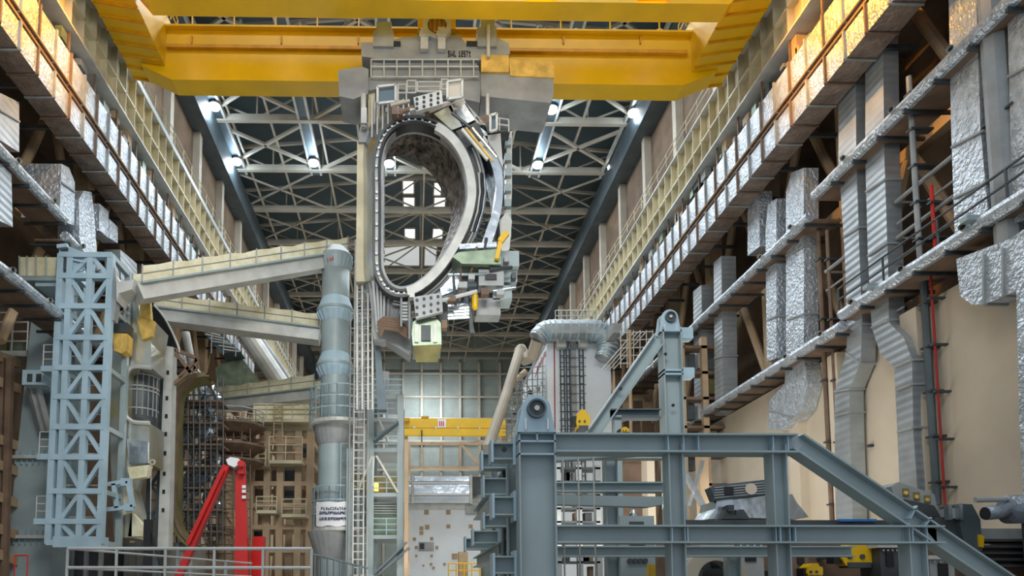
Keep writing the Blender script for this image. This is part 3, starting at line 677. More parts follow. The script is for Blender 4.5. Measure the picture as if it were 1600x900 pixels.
for (x, y, w_, h) in ((716, 440, 14, 9), (732, 428, 10, 8), (752, 450, 12, 10), (788, 400, 8, 8), (800, 425, 7, 9), (776, 452, 12, 8), (700, 462, 12, 8), (612, 166, 9, 12), (622, 168, 7, 10), (690, 500, 9, 12), (640, 455, 8, 9)):
    MB().pxbox(x, y, x+w_, y+h, YS-1.05, .5).build('fitting_box', ['grey_steel', 'dark_steel', 'brown_steel', 'pale_steel'][(x+y) % 4], t)
m = MB()
for k in range(9): y = 332+k*8; m.bar(P(742-k*2.2, y, YS+.2), P(760-k*1.5, y+3, YS+.3), .12, .06)
m.build('flank_fins', 'dark_steel', t)
for k in range(3): MB().path([P(748+k*4, 270, YS), P(750+k*4, 300, YS), P(746+k*4, 330, YS), P(736+k*4, 362, YS)], .06, 6).build('flank_cable', ['pale_steel', 'black', 'silver'][k], t)
MB().discY(P(759, 242, YS-.3), .12, .06, 12).build('shield_hole', 'black', t)
# bottom port stub
t2 = T('port_stub', 'greenish glazed port stub box under the sector', 'port stub', P(668, 555, YS))
MB().pxprism([(646, 502), (655, 497), (682, 497), (689, 505), (690, 538), (645, 540), (643, 520)], YS-.8, 2.2).build('body', 'green_glaze', t2); bd_ = t2.children[-1]
a = [P(646, 540, YS-.8), P(690, 538, YS-.8), P(690, 538, YS+1.4), P(646, 540, YS+1.4)]
b = [P(650, 566, YS-.5), P(684, 566, YS-.5), P(686, 556, YS+1.2), P(652, 556, YS+1.2)]
MB().hexa(b, a).build('chute', 'olive', t2)
MB().pxbox(658, 508, 673, 532, YS-.9, .12).build('hatch', 'dark_steel', bd_); MB().pxbox(662, 476, 674, 505, YS, .8).build('neck', 'grey_steel', t2)
for x in (651, 680): MB().pxbox(x-3, 506, x+3, 534, YS-.92, .12).build('side_strip', 'pale_steel', t2)
m = MB()
for y in range(472, 502, 5): m.pxbox(625, y, 637, y+3.4, YS-.4, .4)
m.tube(P(627, 460, YS-.4), P(627, 510, YS-.4), .06).tube(P(640, 462, YS-.4), P(640, 530, YS-.4), .08); m.build('hose_rack', 'grey_steel', t)
# right flank equipment
m = MB(); m.pxbox(755, 212, 762, 228, YS-.3, .5)
m.pxprism([(792, 205), (800, 205), (800, 300), (796, 380), (790, 380)], YS+.8, .8); m.pxprism([(780, 345), (792, 330), (800, 345), (796, 390), (784, 395)], YS+.3, .6)
m.build('flank_bracket', 'pale_steel', t)
for k in range(7): MB().pxbox(789, 215+k*24, 799, 226+k*24, YS+.5, .4).build('chain_link', 'blue_steel', t)
m = MB(); m.pxprism([(707, 401), (716, 394), (778, 389), (783, 400), (783, 413), (722, 412)], YS-1.2, 1.6); m.build('cross_arm', 'green_glaze', t)
m = MB(); m.pxprism([(718, 381), (776, 378), (776, 386), (718, 389)], YS-1.0, .5); m.build('arm_shield', 'silver', t)
m = MB(); m.bar(P(776, 405, YS-1.4), P(783, 372, YS-1.4), .22); m.bar(P(781, 378, YS-1.4), P(792, 364, YS-1.4), .3); m.build('lever', 'yellow', t, 'yellow lever')
m = MB(); m.pxprism([(678, 430), (705, 405), (752, 416), (768, 440), (745, 470), (700, 476), (678, 458)], YS+.2, 2.0); m.build('lower_shield', 'duct_dark', t)
MB().pxprism([(684, 432), (706, 410), (724, 418), (716, 452), (690, 462)], YS+.1, .12).build('bright_panel', 'silver', t)
m = MB(); m.pxbox(748, 421, 787, 446, YS-.8, 1.2); gb_ = m.build('gearbox', 'grey_steel', t)
MB().pxbox(758, 428, 776, 437, YS-.86, .1).build('gearbox_slot', 'black', gb_)
m = MB(); m.pxbox(783, 392, 811, 416, YS-.4, 1.2); m.pxbox(770, 446, 800, 468, YS, 1.2); m.pxbox(782, 420, 808, 440, YS, 1); m.build('valve_block', 'blue_steel', t)
m = MB(); m.pxbox(744, 466, 782, 492, YS, 1); m.pxbox(735, 440, 770, 462, YS+.3, .8); m.build('lower_box', 'grey_steel', t)
m = MB()
for k in range(5): m.bar(P(700, 478+k*5, YS), P(733, 476+k*5, YS), .15, .11)
m.build('cooling_strips', 'silver', t)
m = MB(); m.pxprism([(733, 450), (738, 450), (738, 500), (742, 520), (735, 520)], YS-.3, .5); m.pxprism([(682, 488), (698, 484), (699, 515), (690, 512)], YS-.2, 1); m.build('foot_bracket', 'dark_steel', t)
m = MB(); c = P(742, 478, YS-.6); m.lathe((c.x, c.y), [(.1, c.z-.2), (.17, c.z-.1), (.17, c.z+.6), (.08, c.z+.8)], 10); m.build('gas_bottle', 'yellow', t, 'small yellow bottle')
m = MB(); m.rail([P(766, 202, YS-.6), P(795, 206, YS-.6)], .7, .04, .5); m.build('small_railing', 'pale_steel', t)
# the long cream beam and its ladder
t = T('lifting_column', 'tall cream box column left of the sector opening with faint bolt holes', 'lifting column', P(568, 640, 39))
MB().pxprism([(558, 222), (580, 222), (580, 440), (556, 440)], 38.2, 1.0).build('box_column', 'cream_paint', t)
for x in (558, 566, 575, 582): MB().tube(P(x, 640, 38.6), P(x, 440, 38.6), .07, 6).build('lower_tube', 'pale_steel', t)
m = MB()
for y in range(446, 640, 13): m.tube(P(556, y, 38.6), P(584, y-2, 38.6), .04, 5); m.tube(P(556, y, 38.6), P(584, y+13, 38.9), .03, 4)
m.build('lower_lattice', 'grey_steel', t)
MB().pxprism([(584, 520), (592, 520), (604, 640), (590, 640)], 38.8, .6).build('lower_leg', 'duct_dark', t)
m = MB()
for y in range(232, 436, 34): m.discY(P(570, y, 38.15), .05, .06, 8)
m.build('bolt_holes', 'brown_steel', t)
MB().pxprism([(575, 133), (586, 133), (586, 222), (575, 222)], 38.2, .8).build('top_strut', 'cream_paint', t)
for i in range(5):
    MB().tube(P(586+i*6, 160+i*3, 38), P(584+i*7, 222-i*8, 38), .07, 6).build('guide_rod', 'pale_steel', t)
MB().pxprism([(562, 200), (567, 190), (575, 190), (578, 222), (560, 222)], 38, .8).build('head_block', 'grey_steel', t)
c = P(561, 650, 40.5); c2 = P(561, 375, 40.5); c2.x = c.x; c.z = 0
S(MB().ladder(c, c2, (1, 0, 0), .6, .05, .45), 'tall_ladder', 'tall pale ladder rising beside the central column', 'ladder', 'pale_steel')
m = MB(); c = P(553, 655, 41); c.z = 0; d = P(553, 490, 41); m.ladder(c, Vector((c.x, c.y, d.z)), (1, 0, 0), .5, .06, .9); c = P(568, 655, 41); c.z = 0; m.ladder(c, Vector((c.x, c.y, d.z)), (1, 0, 0), .5, .06, .9)
S(m, 'ladder_cage', 'grey ladder cage over the round platform of the central column', 'ladder', 'grey_steel')
S(MB().pxbox(553, 520, 568, 565, 41.6, .8), 'cable_box', 'pale upright box behind the ladder cage', 'box', 'truss_paint')
# ================================================================ CENTRAL COLUMN AND ARMS
YK = 44.0
def zk(py, Y=YK): return P(523, py, Y).z
cx = P(523, 600, YK).x; s_ = YK/1100
t = T('central_column', 'thick blue grey round column with flanged joints carrying the arms', 'column', (cx, YK, 0))
prof = [(1.0, 0), (1.0, zk(840)), (1.0, zk(700)), (.95, zk(665)), (.88, zk(585)), (.88, zk(497)), (.88, zk(480)), (.88, zk(412))]
MB().lathe((cx, YK), prof, 36).build('shaft', 'blue_steel', t, smooth=True)
for y in (488, 574):
    MB().lathe((cx, YK), [(.88, zk(y-20)), (1.14, zk(y-4)), (1.16, zk(y+3)), (.88, zk(y+17))], 36).build('flange_cone', 'blue_light', t)
    MB().lathe((cx, YK), [(1.2, zk(y-3)), (1.2, zk(y+1))], 36).build('flange_ring', 'blue_steel', t)
    m = MB()
    for k in range(20):
        a = 2*math.pi*k/20; ca, sa = math.cos(a), math.sin(a)
        m.bar((cx+.9*ca, YK+.9*sa, zk(y+16)), (cx+1.17*ca, YK+1.17*sa, zk(y+3)), .05, .1)
    m.build('gussets', 'blue_light', t)
MB().lathe((cx, YK), [(.88, zk(425)), (1.08, zk(408)), (1.08, zk(402)), (.6, zk(388)), (.3, zk(386))], 32).build('cap', 'blue_steel', t)
m = MB()
for k in range(20):
    a = 2*math.pi*k/20; m.bar((cx+.9*math.cos(a), YK+.9*math.sin(a), zk(422)), (cx+1.08*math.cos(a), YK+1.08*math.sin(a), zk(408)), .05, .1)
m.build('cap_gussets', 'blue_light', t)
m = MB()
for k in range(3): m.pxbox(511+k*4, 403-k, 513+k*4, 407-k, YK-1.12, .04)
m.build('red_marks', 'red', t)
def deck(t, py, x0, x1, h_px, y1_extra=0):
    z = zk(py); xa = P(x0, py, YK).x; xb = P(x1, py, YK).x; R = (xb-xa)/2; xm = (xa+xb)/2
    MB().lathe((xm, YK), [(R, z), (R, z+.22)], 32).build('deck', 'pale_steel', t)
    m = MB(); pts = [(xm+R*.98*math.cos(a), YK+R*.98*math.sin(a), z+.22) for a in [2*math.pi*k/24 for k in range(25)]]
    h = zk(py-h_px)-z; m.rail(pts, h, .045, 1.0, (.33, .66)); m.build('railing', 'blue_light', t)
deck(t, 668, 483, 580, 50); deck(t, 832, 487, 572, 62)
MB().lathe((cx, YK), [(1.02, zk(668)-1.2), (1.35, zk(668))], 24).build('deck_cone', 'grey_steel', t)
MB().lathe((cx, YK), [(1.02, zk(832)-1.7), (1.6, zk(832))], 24).build('deck_cone', 'grey_steel', t)
# banner with writing on the lower railing
a, b = 494, 552
t = T('banner', 'white banner with blue writing tied to the lower round railing', 'banner', P(523, 822, YK-2))
pts = [];
xa = P(487, 760, YK).x; xb = P(572, 760, YK).x; R = (xb-xa)/2*1.02; xm = (xa+xb)/2
def onr(px, py, k=0):
    d = ray(px, py); x = d.x; 
    lo, hi = YK-R-.01, YK
    Y = YK-R
    for _ in range(30):
        q = P(px, py, Y); dx = q.x-xm; Y = YK-math.sqrt(max(0, R*R-dx*dx))
    return P(px, py, Y-k)
m = MB(); N = 14
for k in range(N):
    x0 = a+(b-a)*k/N; x1 = a+(b-a)*(k+1)/N; w0 = .6*math.sin(k); w1 = .6*math.sin(k+1)
    q = [onr(x0, 784+w0), onr(x1, 784+w1), onr(x1, 822+w1*2), onr(x0, 822+w0*2)]; m.hexa([p+Vector((0, .03, 0)) for p in q], q)
m.build('cloth', 'white', t)
m = MB(); random.seed(3)
for row, y in ((0, 793), (1, 800), (2, 809)):
    x = a+8 if row == 0 else a+5
    while x < b-6:
        for (dx, dy) in random.sample([(0, 0), (1, 0), (2, 0), (0, 1.5), (2, 1.5), (1, 3), (0, 3), (2, 3)], 5):
            p = onr(x+dx*.7, y+dy, .05); m.box((p.x-.02, p.y-.01, p.z-.03), (p.x+.02, p.y+.01, p.z+.03))
        x += 3.6 if row == 0 else 2.6
m.build('writing', 'banner_ink', t)
# radial arms
def arm(label, A, YA, B, YB, h, w_, fh):
    p = P(*A, YA); q = P(*B, YB); t = T('radial_arm', label, 'beam', p, 'radial arms resting on the central column')
    u = (q-p).normalized(); n = max(3, round((q-p).length/1.9)); side = u.cross(Vector((0, 0, 1))).normalized()*w_/2
    MB().bar(p-Vector((0, 0, h/2)), q-Vector((0, 0, h/2)), w_, h).build('box_beam', 'pale_steel', t)
    MB().bar(p+Vector((0, 0, .05)), q+Vector((0, 0, .05)), w_+.5, .1).build('walkway', 'blue_steel', t)
    for s2 in (-1, 1):
        o = side*s2*1.15; m = MB(); m2 = MB()
        for k in range(n):
            a = p.lerp(q, k/n)+o; b = p.lerp(q, (k+1)/n)+o; Z = Vector((0, 0, 1)); sag = Vector((0, 0, -.06-.05*(k % 2)))
            c = (a+b)/2+sag
            m.add([a+Z*.12, b+Z*.12, b+Z*fh, c+Z*fh, a+Z*fh], [(0, 1, 2, 3, 4)])
            m.add([a+Z*.12-side*.03, b+Z*.12-side*.03, b+Z*fh-side*.03, c+Z*fh-side*.03, a+Z*fh-side*.03], [(4, 3, 2, 1, 0)])
        for k in range(n+1):
            a = p.lerp(q, k/n)+o*1.03; m2.tube(a, a+Vector((0, 0, fh+.05)), .045, 5)
        m2.tube(p+o*1.03+Vector((0, 0, fh*.55)), q+o*1.03+Vector((0, 0, fh*.55)), .03, 4)
        m.build('fabric_screen', 'fabric', t, 'cream fabric screen'); m2.build('railing_posts', 'grey_steel', t)
    return t
arm('upper radial arm with cream screens from the lattice tower to the column top', (214, 450), 36.5, (534, 399), 45.0, .78, 1.2, 1.0)
arm('middle radial arm with cream screens passing behind the column', (246, 487), 45, (500, 519), 45.5, .75, 1.2, 1.0)
arm('lowest radial arm with cream screens behind the column', (335, 630), 55, (500, 611), 50, .7, 1.2, 1.05)
# ================================================================ LATTICE TOWER
YW = 36.0
t = T('lattice_tower', 'tall light blue lattice tower panel with crossed braces', 'tower', P(120, 850, YW))
def V(px, py, Y=YW): return P(px, py, Y)
def colx(px, py=640, Y=YW): return P(px, py, Y).x
top, bot = P(120, 398, YW).z, P(120, 850, YW).z
posts = [(86, .32), (101, .3), (133, .3), (165, .32)]
for px, w_ in posts: MB().bar((colx(px), YW, bot), (colx(px), YW, top), w_, .35, (0, 1, 0)).build('post', 'blue_light', t)
lv = [400, 433, 480, 529, 576, 621, 668, 715, 768, 815, 848]
for y in lv:
    z = P(120, y, YW).z; MB().box((colx(84), YW-.2, z-.14), (colx(167), YW+.2, z+.14)).build('cross_beam', 'blue_light', t)
def zz(y): return P(120, y, YW).z
for k in range(len(lv)-1):
    m = MB(); z0, z1 = zz(lv[k]), zz(lv[k+1])
    if k % 2 == 0: pr = ((101, z1, 133, z0), (165, z1, 133, z0))
    else: pr = ((101, z0, 133, z1), (165, z0, 133, z1))
    for a_, za, b_, zb_ in pr: m.bar((colx(a_), YW, za), (colx(b_), YW, zb_), .2, .22, (0, 1, 0))
    m.build('diagonal_brace', 'blue_light', t)
m = MB()
for k in range(len(lv)-1):
    z = (zz(lv[k])+zz(lv[k+1]))/2
    m.tube((colx(86), YW+.4, z), (colx(165), YW+.4, z), .035, 5); m.tube((colx(86), YW+.4, z-.5), (colx(165), YW+.4, z-.5), .035, 5)
m.build('inner_rails', 'pale_steel', t)
for px in (88, 165): MB().bar((colx(px), YW+2.2, bot), (colx(px), YW+2.2, top), .3).build('rear_post', 'blue_steel', t)
for y in lv[::2]:
    for px in (88, 165): MB().bar((colx(px), YW, zz(y)), (colx(px), YW+2.2, zz(y)), .25).build('side_beam', 'blue_steel', t)
for y in (577, 714, 815):
    MB().box((colx(62), YW-.1, zz(y)-.15), (colx(86), YW+2, zz(y)+.15)).build('landing', 'blue_light', t)
    m = MB(); z = zz(y)+.15; m.rail([(colx(64), YW, z), (colx(80), YW, z)], 1.15, .03, .5, (.33, .66)); m.build('landing_railing', 'pale_steel', t)
MB().pxbox(82, 838, 158, 855, YW-.25, .9).build('foot_box', 'blue_light', t)
m = MB(); m.pxbox(72, 476, 90, 484, YW, 1); m.build('bracket', 'blue_light', t)
# column behind and parts on top
YB2 = 38.6
t = T('support_column', 'broad tapering blue grey plate column behind the lattice tower', 'column', P(45, 900, YB2))
m = MB(); bt = Vector((P(5, 900, YB2).x, YB2, 0)); 
m.prism([P(56, 430, YB2), P(104, 430, YB2), P(84, 850, YB2), Vector((P(84, 850, YB2).x, YB2, 0)), Vector((P(8, 850, YB2).x, YB2, 0)), P(12, 850, YB2)], (0, 1.8, 0)); m.build('plate_body', 'blue_steel', t)
for y, x0, x1 in ((713, 18, 84), (838, 6, 82)):
    MB().pxbox(x0, y-2, x1, y+3, YB2-.3, 2.3).build('joint_flange', 'pale_steel', t)
    m = MB()
    for x in range(x0+5, x1, 9): m.pxbox(x, y-10, x+1, y+12, YB2-.2, .2)
    m.build('gussets', 'blue_light', t)
m = MB(); m.pxbox(34, 578, 72, 601, YB2-1.8, 1.8); ob_ = m.build('outrigger_box', 'blue_light', t)
for x in (46, 60): MB().pxbox(x-4, 584, x+4, 596, YB2-1.86, .1).build('box_window', 'dark_steel', ob_)
m = MB(); m.bar(P(48, 605, YB2-1), P(66, 675, YB2-.4), .3); m.bar(P(58, 605, YB2-1), P(76, 675, YB2-.4), .3); m.build('strut', 'grey_steel', t)
t = T('hopper', 'blue open steel hopper on top of the lattice tower', 'hopper', P(115, 425, YW))
m = MB(); m.prism([P(92, 388, YW), P(106, 392, YW), P(110, 424, YW), P(97, 424, YW)], (0, 2, 0)); m.prism([P(106, 384, YW), P(140, 398, YW), P(128, 424, YW), P(110, 424, YW)], (0, .12, 0)); m.build('shell', 'blue_light', t)
m = MB(); m.bar(P(108, 404, YW-.1), P(132, 410, YW-.1), .1); m.bar(P(90, 386, YW-.1), P(106, 384, YW-.1), .2); m.build('ribs', 'blue_light', t)
MB().pxbox(93, 390, 105, 422, YW-.12, .1).build('mouth', 'dark_steel', t)
t = T('service_platform', 'small blue platform wrapped in cream fabric at the tower top', 'platform', P(60, 435, YW+.5))
MB().pxbox(28, 432, 92, 438, YW+.4, 2.0).build('deck', 'blue_steel', t)
MB().pxbox(30, 402, 88, 431, YW+.5, .06).build('fabric_screen', 'fabric', t)
m = MB()
for x in (30, 42, 56, 72, 90): m.tube(P(x, 432, YW+.4), P(x, 400, YW+.4), .04, 5)
m.build('posts', 'blue_steel', t)
MB().pxbox(55, 438, 92, 447, YW+.6, 1.6).build('stiffener', 'blue_light', t)
t = T('wing_bracket', 'small blue winged bracket between the tower and the upper arm', 'bracket', P(190, 455, YW))
MB().pxprism([(181, 430), (186, 440), (204, 438), (210, 436), (206, 452), (186, 458), (182, 470)], YW-.2, 1.2).build('plate', 'pale_steel', t)
MB().pxprism([(172, 400), (180, 420), (182, 470), (178, 500), (172, 500)], YW, .5).build('post', 'grey_steel', t)
# left gallery platform with rails
t = T('wall_gallery', 'railed wall gallery left of the blue plate column', 'gallery', P(20, 555, 38.7))
MB().pxbox(-30, 548, 42, 556, 38.7, 3).build('deck', 'pale_steel', t)
m = MB(); a = P(-30, 548, 38.7); b = P(42, 548, 38.7); m.rail([a, b], 2.2, .05, .8, (.25, .5, .75)); m.build('railing', 'pale_steel', t)
MB().pxbox(2, 516, 12, 548, 39.7, .6).build('crate', 'olive', t)
MB().pxbox(14, 535, 36, 548, 39.7, .6).build('cabinet', 'green_glaze', t)
t = T('beam_rack', 'rack of orange brown girders far behind the plate column', 'rack', Vector((P(10, 780, 37).x, 37, 0)))
for k, y in enumerate((560, 600, 690, 730, 780, 830, 870)): MB().bar(P(-30, y-12, 35), P(26, y+8, 39), .5, .5).build('girder', 'beige_steel' if k % 2 else 'tan', t)
for x in (4, 16): MB().bar(Vector((P(x, 760, 37).x, 37, 0)), P(x, 560, 37), .3).build('post', 'brown_steel', t)
S(MB().rail([Vector((P(22, 898, 30).x, 30, 0)), Vector((P(42, 898, 30).x, 30, 0))], P(22, 868, 30).z, .03, .4, (.7,)), 'access_gate', 'little grey gate with red poles by the foot of the plate column', 'gate', 'red')
# ================================================================ SECTOR IN THE TOOLING
YG = 38.5
t = T('vessel_sector', 'silver and gold C shaped vessel sector standing in the tooling beside the lattice tower', 'vessel sector', P(205, 840, YG))
out = [(205, 462), (216, 464), (218, 494), (242, 502), (236, 536), (236, 574), (210, 572), (199, 580), (197, 600), (196, 645), (202, 655), (212, 660), (234, 661), (233, 724), (205, 724), (196, 760), (206, 800), (206, 840), (178, 840), (172, 700), (172, 560), (176, 545), (200, 540)]
pz = [P(x, y, YG) for x, y in out]; m = MB().prism(pz, (0, 2.2, 0)); m.build('shell', 'gold_silver', t)
m = MB(); q = smooth_open([(236, 575), (210, 573), (199, 581), (197, 600), (196, 645), (203, 656), (213, 660), (234, 661)], 4)
m.path([P(p.x, p.y, YG-.05) for p in q], .12, 6); m.build('notch_rim', 'pale_steel', t)
MB().pxprism([(197, 686), (231, 690), (231, 724), (202, 724)], YG-.1, .1).build('bright_panel', 'silver', t)
m = MB(); m.pxprism([(216, 494), (242, 502), (238, 525), (222, 530), (214, 500)], YG-.25, .25); m.pxprism([(218, 466), (234, 470), (236, 500), (219, 494)], YG-.3, .3); m.build('gold_bracket', 'gold_and_lit_tarp', t)
m = MB(); m.pxprism([(199, 730), (234, 726), (228, 745), (203, 749)], YG-.5, .5); m.pxprism([(182, 750), (205, 760), (206, 800), (182, 808)], YG-.2, .3); m.build('wrapped_edge', 'fabric', t)
m = MB(); 
for a_, b_ in (((162, 758), (200, 752)), ((160, 797), (208, 792)), ((200, 752), (208, 792)), ((178, 756), (183, 794))): m.bar(P(*a_, YG-1), P(*b_, YG-1), .22)
m.pxbox(188, 747, 203, 759, YG-1.1, .4); m.pxbox(193, 786, 208, 798, YG-1.1, .4); m.build('clamp_frame', 'blue_light', t)
MB().pxprism([(205, 800), (225, 822), (222, 838), (200, 838)], YG, .5).build('skirt', 'fabric', t)
t = T('actuator', 'dark grey actuator with a gold wrapped bottom at the tower edge', 'actuator', P(187, 550, YG-1))
MB().pxbox(177, 504, 199, 519, YG-1.2, .9).build('body', 'dark_steel', t)
MB().pxprism([(176, 520), (199, 521), (197, 548), (190, 552), (178, 548)], YG-1.1, .8).build('gold_wrap', 'gold_and_lit_tarp', t, 'gold foil wrap')
m = MB()
for k in range(3): m.pxbox(176, 462+k*12, 200, 465+k*12, YG-.8, .3)
m.pxbox(180, 456, 184, 500, YG-.8, .3).pxbox(192, 456, 195, 500, YG-.8, .3); m.build('bracket', 'pale_steel', t)
YV = 40.2
t = T('port_barrel', 'dark grey ribbed barrel showing through the notch of the silver sector', 'barrel', P(218, 662, YV))
cxb = P(218, 620, YV).x; Rb = .98
MB().lathe((cxb, YV+.2), [(Rb*.9, P(0, 668, YV).z), (Rb, P(0, 655, YV).z), (Rb, P(0, 575, YV).z), (Rb*.9, P(0, 570, YV).z)], 28).build('drum', 'dark_steel', t, smooth=True)
for y in (588, 606, 612, 640): MB().lathe((cxb, YV+.2), [(Rb*1.04, P(0, y+2, YV).z), (Rb*1.04, P(0, y, YV).z)], 28).build('hoop', 'grey_steel', t)
m = MB()
for k in range(10): a_ = math.pi+math.pi*(k+.5)/10; m.bar((cxb+Rb*1.01*math.cos(a_), YV+.2+Rb*1.01*math.sin(a_), P(0, 652, YV).z), (cxb+Rb*1.01*math.cos(a_), YV+.2+Rb*1.01*math.sin(a_), P(0, 580, YV).z), .05)
m.build('ribs', 'grey_steel', t)
# coil side behind
YH = 42.0
t = T('curved_shell', 'dark curved shell plate behind the gold bracket', 'shell plate', P(255, 560, YH))
q = smooth_open([(240, 478), (252, 492), (264, 512), (276, 538), (280, 552)], 4); q2 = smooth_open([(232, 500), (236, 520), (240, 545), (242, 575), (246, 590)], 4)
m = MB(); m.loft([P(p.x, p.y, YH) for p in q], [P(p.x, p.y, YH+1.5) for p in q2], 0); m.loft([P(p.x, p.y, YH+.15) for p in q], [P(p.x, p.y, YH+1.65) for p in q2], 0); m.build('plate', 'dark_steel', t)
MB().path([P(p.x+1, p.y-1, YH-.05) for p in q], .07, 6).build('edge', 'pale_steel', t)
t = T('lattice_mast', 'dark lattice mast between the silver sector and the pale plate column', 'mast', P(243, 845, YH))
for px in (234, 250): MB().bar(Vector((P(px, 700, YH).x, YH, 1.2)), P(px+5, 580, YH), .22).build('chord', 'duct_dark', t)
m = MB()
for k in range(11):
    y = 590+k*24; a_, b_ = (236, 252) if k % 2 else (252, 236); m.bar(P(a_, y, YH), P(b_, y+24, YH), .14); m.bar(P(236, y, YH), P(252, y, YH), .1)
m.build('bracing', 'duct_dark', t)
t = T('plate_column', 'pale grey plate column with small square holes', 'column', P(262, 850, YH-.4))
MB().prism([P(257, 540, YH-.4), P(270, 542, YH-.4), P(263, 855, YH-.4), P(246, 855, YH-.4)], (0, .8, 0)).build('plate', 'pale_steel', t); pl_ = t.children[-1]
for k, y in enumerate((582, 622, 650, 678, 708, 740, 768, 797)): 
    x = 262-(y-582)*.035; MB().pxbox(x-2, y-3, x+2, y+3, YH-.46, .1).build('square_hole', 'black', pl_)
m = MB()
for a_, b_ in (((270, 545), (308, 560)), ((308, 560), (305, 580)), ((270, 545), (300, 585)), ((308, 562), (280, 590)), ((272, 600), (306, 574))): m.bar(P(*a_, YH), P(*b_, YH), .2)
S(m, 'truss_bracket', 'triangular brown truss bracket on the plate column head', 'bracket', 'brown_steel')
YA_ = 43.0
q = smooth_open([(322, 586), (305, 587), (288, 593), (275, 606), (270, 630), (268, 680), (267, 740), (266, 790), (270, 818), (282, 838), (300, 854)], 5)
def band(path, w_, Y, th):
    o = offs(path, w_/2, False); i = offs(path, -w_/2, False); m = MB()
    a = V3(o, Y); b = V3(i, Y); c = [p+Vector((0, th, 0)) for p in a]; d = [p+Vector((0, th, 0)) for p in b]
    m.loft(a, b, 0); m.loft(b, d, 0); m.loft(d, c, 0); m.loft(c, a, 0); return m
t = T('coil_case', 'olive C shaped coil case standing in the scaffold', 'coil case', P(285, 860, YA_))
band(q, 9, YA_, 1.6).build('case', 'olive', t); band([p+Vector((5, 1)) for p in q], 2.5, YA_-.2, .5).build('inner_edge', 'brown_steel', t)
# foil scaffold cluster
random.seed(11)
t = T('tube_scaffold', 'dense tube scaffold holding crumpled silver foil inside the coil case', 'scaffold', P(310, 860, 46))
m = MB()
for Yq in (45, 47):
    for x in range(276, 350, 9): m.tube(P(x, 850, Yq), P(x+random.uniform(-1, 1), 590+random.uniform(0, 30), Yq), .045, 5)
    for y in range(600, 850, 17): m.tube(P(276, y, Yq), P(346, y+random.uniform(-2, 2), Yq), .04, 5)
for _ in range(26): x = random.uniform(276, 335); y = random.uniform(600, 820); m.tube(P(x, y, 45), P(x+random.uniform(-14, 14), y+24, 47), .035, 4)
m.build('tubes', 'dark_steel', t)
for k in range(7): y = 625+k*34; MB().pxbox(278, y, 346, y+2.5, 45.2, 1.9).build('scaffold_deck', 'brown_steel', t)
m = MB()
for _ in range(60):
    x = random.uniform(284, 340); y = random.uniform(598, 800); r = random.uniform(5, 13)
    pts = [(x+r*random.uniform(.5, 1)*math.cos(a_), y+r*1.8*random.uniform(.5, 1)*math.sin(a_)) for a_ in [k*1.05 for k in range(6)]]
    c = P(x, y, 45.6+random.uniform(-.2, .3)); v = [P(px, py, 46+random.uniform(-.3, .6)) for px, py in pts]; m.add([c]+v, [(0, i+1, (i+1) % 6+1) for i in range(6)])
m.build('crumpled_foil', 'silver', t)
t = T('upper_gangway', 'sloping dark gangway with ribs above the scaffold', 'gangway', P(340, 560, 56))
m = MB().prism([P(312, 512, 56), P(345, 522, 56), P(375, 548, 56), P(345, 552, 56)], (0, 2, 0)); m.build('deck', 'duct_dark', t)
m = MB()
for k in range(6): m.bar(P(314+k*7, 516+k*6, 55.8), P(344+k*6, 524+k*5, 55.8), .1)
m.build('ribs', 'pale_steel', t)
m = MB(); m.rail([P(330, 552, 55.6), P(368, 557, 55.6)], 2.0, .05, 1.0); m.build('railing', 'blue_steel', t)
S(MB().prism([P(336, 575, 58), P(372, 552, 58), P(408, 598, 58), P(340, 605, 58)], (0, 2.5, 0)), 'hood', 'pale slanted equipment hood above the lowest radial arm', 'hood', 'green_glaze')
for i, (x0, y0, x1, y1, r, Y, m_) in enumerate(((372, 500, 440, 602, .75, 58, 'pale_steel'), (400, 520, 455, 600, .35, 60, 'grey_steel'), (290, 520, 305, 600, .3, 50, 'pale_steel'))):
    q = P(x1, y1, Y); S(MB().tube(q, P(x0, y0, Y), r, 14).bar(Vector((q.x, Y, 0)), q, .3), 'large_pipe', ['thick pale pipe slanting down between two radial arms', 'thinner grey pipe slanting beside the thick pale pipe', 'pale tube standing above the coil case'][i], 'pipe', m_)
# ================================================================ SECOND ASSEMBLY TOOL
def frame(t, x0, x1, ytop, Y, D, cols, rows, m_='beige_steel', w_=.45, bot=0):
    for d in (0, D):
        for x in cols:
            a = P(x, ytop, Y); MB().box((a.x-w_/2, Y+d-w_/2, bot), (a.x+w_/2, Y+d+w_/2, a.z)).build('post', m_, t)
        for y in rows:
            z = P(x0, y, Y).z; xa, xb = P(x0, y, Y).x, P(x1, y, Y).x; MB().box((xa, Y+d-w_*.4, z-w_*.35), (xb, Y+d+w_*.4, z+w_*.35)).build('level_beam', m_, t)
    for y in rows:
        z = P(x0, y, Y).z
        for x in (cols[0], cols[-1]): q = P(x, y, Y).x; MB().box((q-w_*.35, Y, z-w_*.35), (q+w_*.35, Y+D, z+w_*.35)).build('side_beam', m_, t)
Y2 = 52
t = T('assembly_tool', 'beige steel assembly frame of posts and balconies behind the red crane', 'assembly frame', P(435, 900, Y2))
frame(t, 388, 490, 650, Y2, 4, (394, 420, 440, 468, 486), (656, 690, 724, 756, 790, 824, 860), 'beige_steel', .5)
